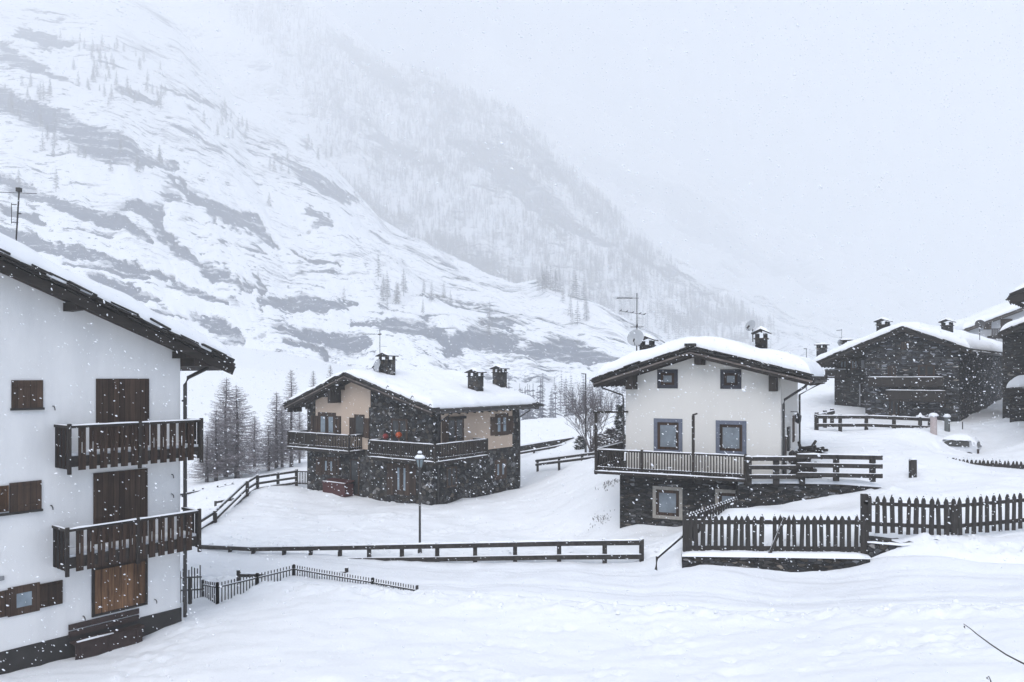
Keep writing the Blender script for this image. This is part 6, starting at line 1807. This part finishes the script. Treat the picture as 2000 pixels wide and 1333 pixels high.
# dark conifer and snowy bushes at the cream house
def conifer_bits(h, w, seed, n=900, bush=False):
    rnd = random.Random(seed); V = []; F = []; VS = []; FS = []
    for _ in range(n):
        z = rnd.random()**0.9*h; f = z/h
        rad = w*((1-f)**0.75*(0.75+0.4*math.sin(f*17+seed)) if not bush else math.sqrt(max(0.02, 1-(2*f-0.7)**2))*0.9)*rnd.uniform(0.25, 1.0)
        a = rnd.uniform(0, 6.283); p = Vector((math.cos(a)*rad, math.sin(a)*rad, z))
        for k in range(4):
            d = Vector((math.cos(a)+rnd.uniform(-.8, .8), math.sin(a)+rnd.uniform(-.8, .8), rnd.uniform(-0.5, 0.6))).normalized()
            strips(V, F, p, p+d*rnd.uniform(0.14, 0.34), 0.03, 0.008)
        if rnd.random() < 0.28:
            bq = len(VS); r = rnd.uniform(0.05, 0.13)
            for t in range(5): VS.append(p+Vector((r*1.5*math.cos(t*1.257), r*math.sin(t*1.257), 0.05)))
            VS.append(p+Vector((0, 0, 0.05+r*0.7)))
            for t in range(5): FS.append((bq+t, bq+(t+1) % 5, bq+5))
    return V, F, VS, FS
def conifer(px, base_py, top_py, Y, w, label, seed, name="conifer", cat="tree", bush=False, n=900, mat='needles'):
    b = at(px, base_py, Y); b.z = gz(b.x, b.y)-0.05; h = at(px, top_py, Y).z-b.z
    e = empty(name, b, 0, label, cat)
    V, F, VS, FS = conifer_bits(h, w, seed, n, bush)
    MB().tube([(0, 0, -0.3), (0, 0, h*0.5), (0, 0, h*0.95)], [0.10, 0.06, 0.02], 6).build("trunk", M['bark'], e)
    np_mesh("crown", [tuple(v) for v in V], F, M[mat], e, smooth=False)
    np_mesh("crown_snow", [tuple(v) for v in VS], FS, M['snow'], e, smooth=True)
conifer(1211, 868, 792, 54.0, 0.62, "narrow dark conifer close behind the cream chalet's corner", 3, n=500)
conifer(1193, 872, 838, 53.0, 1.15, "snow dusted round bush below the dark conifer", 8, "bush", "bush", True, 420, 'twigs_dark')
conifer(1168, 872, 848, 56.0, 0.6, "small snow dusted bush at the fan shaped tree's foot", 9, "bush", "bush", True, 160, 'twigs_dark')
conifer(1134, 874, 853, 62.0, 0.45, "dark stubby bush at the end of the far low wall", 12, "bush", "bush", True, 200, 'needles')
# dry plants on the bank beside the cream house
def dry_clump(px, py, Y, w, h, label, seed):
    rnd = random.Random(seed); b = at(px, py, Y); b.z = gz(b.x, b.y); e = MB(); V = []; F = []
    for _ in range(70):
        p = Vector((rnd.gauss(0, w*0.4), rnd.gauss(0, w*0.4), -0.1)); 
        p.z += gz(b.x+p.x, b.y+p.y)-b.z
        strips(V, F, p, p+Vector((rnd.uniform(-.5, .5), rnd.uniform(-.5, .5), 1)).normalized()*h*rnd.uniform(0.4, 1.1), 0.022, 0.008)
    o = np_mesh("dry_plant", [tuple(v) for v in V], F, M['stem'], None, smooth=False); o.location = b
    tag(o, label, "plant")
dry_clump(1190, 968, 40.0, 0.9, 0.30, "upper clump of dry stalks on the snowy bank by the stone base", 3)
dry_clump(1172, 1030, 37.0, 0.7, 0.22, "lower clump of dry stalks at the foot of the snowy bank", 4)

# two dry stems close to the camera
def stem_thing(pts, r, label, tuft):
    c = Vector(pts[0]); c.z = gz(c.x, c.y)-0.1
    P = [Vector((0, 0, 0))] + [Vector(p)-c for p in pts]
    e = empty("plant_stem", c, 0, label, "plant")
    n = len(P); MB().tube(P, [r*(1.3-0.9*k/(n-1)) for k in range(n)], 6).build("stem", M['stem'], e)
    t = MB(); tip = P[-1]
    for d in tuft: t.tube([tip+Vector(d[0]), tip+Vector(d[1])], [r*0.9, r*0.25], 5)
    t.build("seed_head", M['stem'], e)
k = 9.0/FPX
st = [at(2090,1368,8.3), at(2040,1322,8.5), at(2000,1297,8.6), at(1965,1279,8.7), at(1935,1259,8.8), at(1908,1239,8.9), at(1895,1228,8.95), at(1882,1219,9.0)]
stem_thing(st, 0.010, "long bare stem slanting across the bottom corner of the snow", [((1*k, 0, -5*k), (3*k, 0, -9*k)), ((2*k, 0, -4*k), (0.5*k, 0, -7*k))])
st = [at(1942,1420,8.6), at(1937,1345,8.7), at(1935,1330,8.7), at(1931,1321,8.72), at(1928,1324,8.75)]
stem_thing(st, 0.008, "short hooked stem at the lower picture edge", [((0, 0, 0), (-1.5*k, 0, -2*k)), ((-1*k, 0, 0), (3*k, 0, -4*k))])

# ------------------------------------------------------------------ far trees
def far_tree(V, F, h, rnd, bare=1.0, n_lay=9):
    strips(V, F, Vector((0, 0, -0.5)), Vector((0, 0, h)), 0.013*h, 0.004*h, 3)
    for k in range(n_lay):
        f = 0.12 + 0.85*k/n_lay; z = f*h; L = h*0.20*(1-f)**0.7+0.1
        for b in range(7):
            a = rnd.uniform(0, 6.283); LL = L*rnd.uniform(0.6, 1.15)
            d = Vector((math.cos(a), math.sin(a), 0))
            q = Vector((0, 0, z)) + d*LL + Vector((0, 0, -0.28*LL))
            strips(V, F, Vector((0, 0, z)), q, 0.012*h*bare, 0.005*h*bare)
            s = Vector((-d.y, d.x, 0))
            for sg in (-1, 1):
                m = Vector((0, 0, z)) + d*LL*0.45; strips(V, F, m, m+(d*0.5+s*sg*0.6+Vector((0, 0, -0.35)))*LL*0.55, 0.009*h*bare, 0.004*h*bare)
def zone(PX, PY, polys):
    out = np.zeros(PX.shape)
    for (x, y, rx, ry, rot, amt) in polys:
        c, s = math.cos(math.radians(rot)), math.sin(math.radians(rot))
        u = ((PX-x)*c+(PY-y)*s)/rx; v = (-(PX-x)*s+(PY-y)*c)/ry
        out = np.maximum(out, amt*np.clip(1.3-(u*u+v*v), 0, 1))
    return out
rng = np.random.RandomState(5)
def sample(P, PX, PY, polys, n):
    w = zone(PX, PY, polys) * (0.45+np.clip(fbm(PX/60, PY/45, 3)+0.35, 0, 0.8))
    # weight by area
    ar = np.linalg.norm(np.cross(np.gradient(P, axis=0), np.gradient(P, axis=1)), axis=-1)
    w = (w*ar).ravel(); w /= w.sum()
    idx = rng.choice(len(w), size=n, p=w); q = P.reshape(-1, 3)[idx]
    return q + rng.uniform(-1, 1, (n, 3))*np.array([1.5, 1.5, 0])
# single larches scattered over the rocky slope: each a thing, sharing three meshes
GM = "small bare larches scattered on the mountain slope"
fm = []
for k in range(3):
    V, F = [], []; far_tree(V, F, 9.0, random.Random(60+k), 0.62, (15, 13, 11)[k])
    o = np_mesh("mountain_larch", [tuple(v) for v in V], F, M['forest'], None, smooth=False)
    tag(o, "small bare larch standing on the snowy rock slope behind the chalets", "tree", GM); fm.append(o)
mz = [(60,215,70,40,20,1.0),(230,150,120,50,30,0.8),(120,290,60,25,20,.8),(220,330,70,25,25,.9),(300,330,50,20,25,.7),(60,380,60,25,20,.5),(430,240,50,30,30,.5),
      (640,300,60,30,35,.6),(560,340,60,20,30,.4),(760,580,90,25,20,.9),(860,600,60,25,20,.6),(1080,575,60,28,25,2.0),(1130,620,60,25,25,1.2),(930,650,80,20,10,.7),(560,390,80,30,25,.3),(700,640,60,20,10,.5),(300,450,60,20,20,.3),(520,560,60,20,20,.3)]
pts = sample(MP, NPX, NPY, mz, 170) + rng.uniform(-1, 1, (170, 3))*np.array([14, 0, 0])
used = [False]*3
for i, q in enumerate(pts):
    k = rng.randint(3); o = fm[k]
    if used[k]: o = fm[k].copy(); COL.objects.link(o)
    used[k] = True
    o.location = q; s = rng.uniform(1.0, 2.2); o.scale = (s, s, s); o.rotation_euler = (0, 0, rng.uniform(0, 6.28))
# the forest on the far ridge and in the gully reads as one mass
fz_ = [(720,440,150,55,40,2.2),(800,500,110,55,38,3.0),(900,540,140,60,30,3.2),(1000,600,120,70,25,1.5),(850,380,200,80,40,.7),(650,170,140,60,38,.8),(760,170,150,30,40,1.2),(900,220,140,40,35,1.2),
       (1010,260,90,40,45,1.0),(1080,500,160,80,38,.9),(1200,560,140,60,30,1.0),(1150,400,120,30,45,1.2),(1000,330,130,70,42,1.0),(880,300,130,70,38,.9),(700,260,120,60,38,.7),(1250,520,110,40,38,.9),(1300,610,120,50,20,1.2),(1400,640,120,50,15,1.0),(560,60,160,60,40,.7),(1100,650,120,60,10,1.2)]
pts = sample(MF, FPXX, FPY, fz_, 11000)
bases = []
def mass_tree(V, F, h, rnd):
    strips(V, F, Vector((0, 0, -0.5)), Vector((0, 0, h)), 0.016*h, 0.006*h, 3)
    for k in range(8):
        z = (0.10+0.86*k/8)*h; L = h*0.19*(1-z/h)**0.75+0.15
        for b in range(6):
            a = rnd.uniform(0, 6.283); LL = L*rnd.uniform(0.6, 1.2)
            strips(V, F, Vector((0, 0, z)), Vector((math.cos(a)*LL, math.sin(a)*LL, z-0.3*LL)), 0.017*h, 0.006*h)
for k in range(4):
    V, F = [], []; mass_tree(V, F, 10.0, random.Random(90+k)); bases.append((np.array([tuple(v) for v in V]), np.array(F)))
# trees that grow thickly in the gully just behind the near crest
AV = []; AF = []; n0 = 0
vp = sample(MF, FPXX, FPY, [(1075,780,60,45,0,1.0)], 2)
for q in pts:
    bv, bf = bases[rng.randint(4)]; s = rng.uniform(1.2, 2.4); a = rng.uniform(0, 6.28)
    R = np.array([[math.cos(a), -math.sin(a), 0], [math.sin(a), math.cos(a), 0], [0, 0, 1]])
    AV.append((bv*s) @ R.T + q); AF.append(bf+n0); n0 += len(bv)
# valley wood between the stone chalet and the bare tree
for _ in range(100):
    px = rng.uniform(990, 1240); Y = rng.uniform(135, 300); x = (px-1000)/FPX*Y; z = gz(x, Y)
    bv, bf = bases[rng.randint(4)]; s = rng.uniform(0.6, 1.05); a = rng.uniform(0, 6.28)
    R = np.array([[math.cos(a), -math.sin(a), 0], [math.sin(a), math.cos(a), 0], [0, 0, 1]])
    AV.append((bv*s) @ R.T + np.array([x, Y, z])); AF.append(bf+n0); n0 += len(bv)
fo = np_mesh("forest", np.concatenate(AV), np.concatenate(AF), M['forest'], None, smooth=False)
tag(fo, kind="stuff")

# ------------------------------------------------------------------ falling snow
ico_v = np.array([(0,0,1),(0.894,0,0.447),(0.276,0.851,0.447),(-0.724,0.526,0.447),(-0.724,-0.526,0.447),(0.276,-0.851,0.447),(0.724,0.526,-0.447),(-0.276,0.851,-0.447),(-0.894,0,-0.447),(-0.276,-0.851,-0.447),(0.724,-0.526,-0.447),(0,0,-1)])
ico_f = np.array([(0,1,2),(0,2,3),(0,3,4),(0,4,5),(0,5,1),(1,6,2),(2,7,3),(3,8,4),(4,9,5),(5,10,1),(6,7,2),(7,8,3),(8,9,4),(9,10,5),(10,6,1),(11,7,6),(11,8,7),(11,9,8),(11,10,9),(11,6,10)])
NF = 38000
fy = 5.0 + 47.0*rng.rand(NF)**0.85
fx = rng.uniform(-0.80, 0.80, NF)*fy; fzv = CAM_Z + rng.uniform(-0.46, 0.58, NF)*fy
ok = fzv > ground_np(fx, fy) + 0.05
# flakes stay outside the houses
for Hs in (A, B, Cc, Dh):
    lx = (fx-Hs.O.x)*Hs.ex.x + (fy-Hs.O.y)*Hs.ex.y; ly = (fx-Hs.O.x)*Hs.ey.x + (fy-Hs.O.y)*Hs.ey.y
    ok &= ~((lx > -0.05) & (lx < Hs.W+0.05) & (ly > -0.3) & (ly < Hs.D))
fx, fy, fzv = fx[ok], fy[ok], fzv[ok]; n = len(fx)
size = 0.0042 + 0.0075*rng.rand(n)**2.0
size = np.where(rng.rand(n) < 0.02, size*1.6, size)*np.clip(0.45+fy/26.0, 0.5, 1.7)
el = rng.uniform(1.2, 2.4, n); tilt = rng.normal(math.radians(-32), 0.35, n); yw = rng.uniform(0, 6.28, n)
V = ico_v[None]*(0.75+0.5*rng.rand(n, 12))[..., None]*size[:, None, None]
V[..., 0] *= el[:, None]
ct, st_ = np.cos(tilt)[:, None], np.sin(tilt)[:, None]
X2 = V[..., 0]*ct - V[..., 2]*st_; Z2 = V[..., 0]*st_ + V[..., 2]*ct
V = np.stack([X2+fx[:, None], V[..., 1]+fy[:, None], Z2+fzv[:, None]], -1).reshape(-1, 3)
Fk = (ico_f[None] + 12*np.arange(n)[:, None, None]).reshape(-1, 3)
fl = np_mesh("falling_snow", V, Fk, M['flake'], None, smooth=True)
tag(fl, kind="stuff")
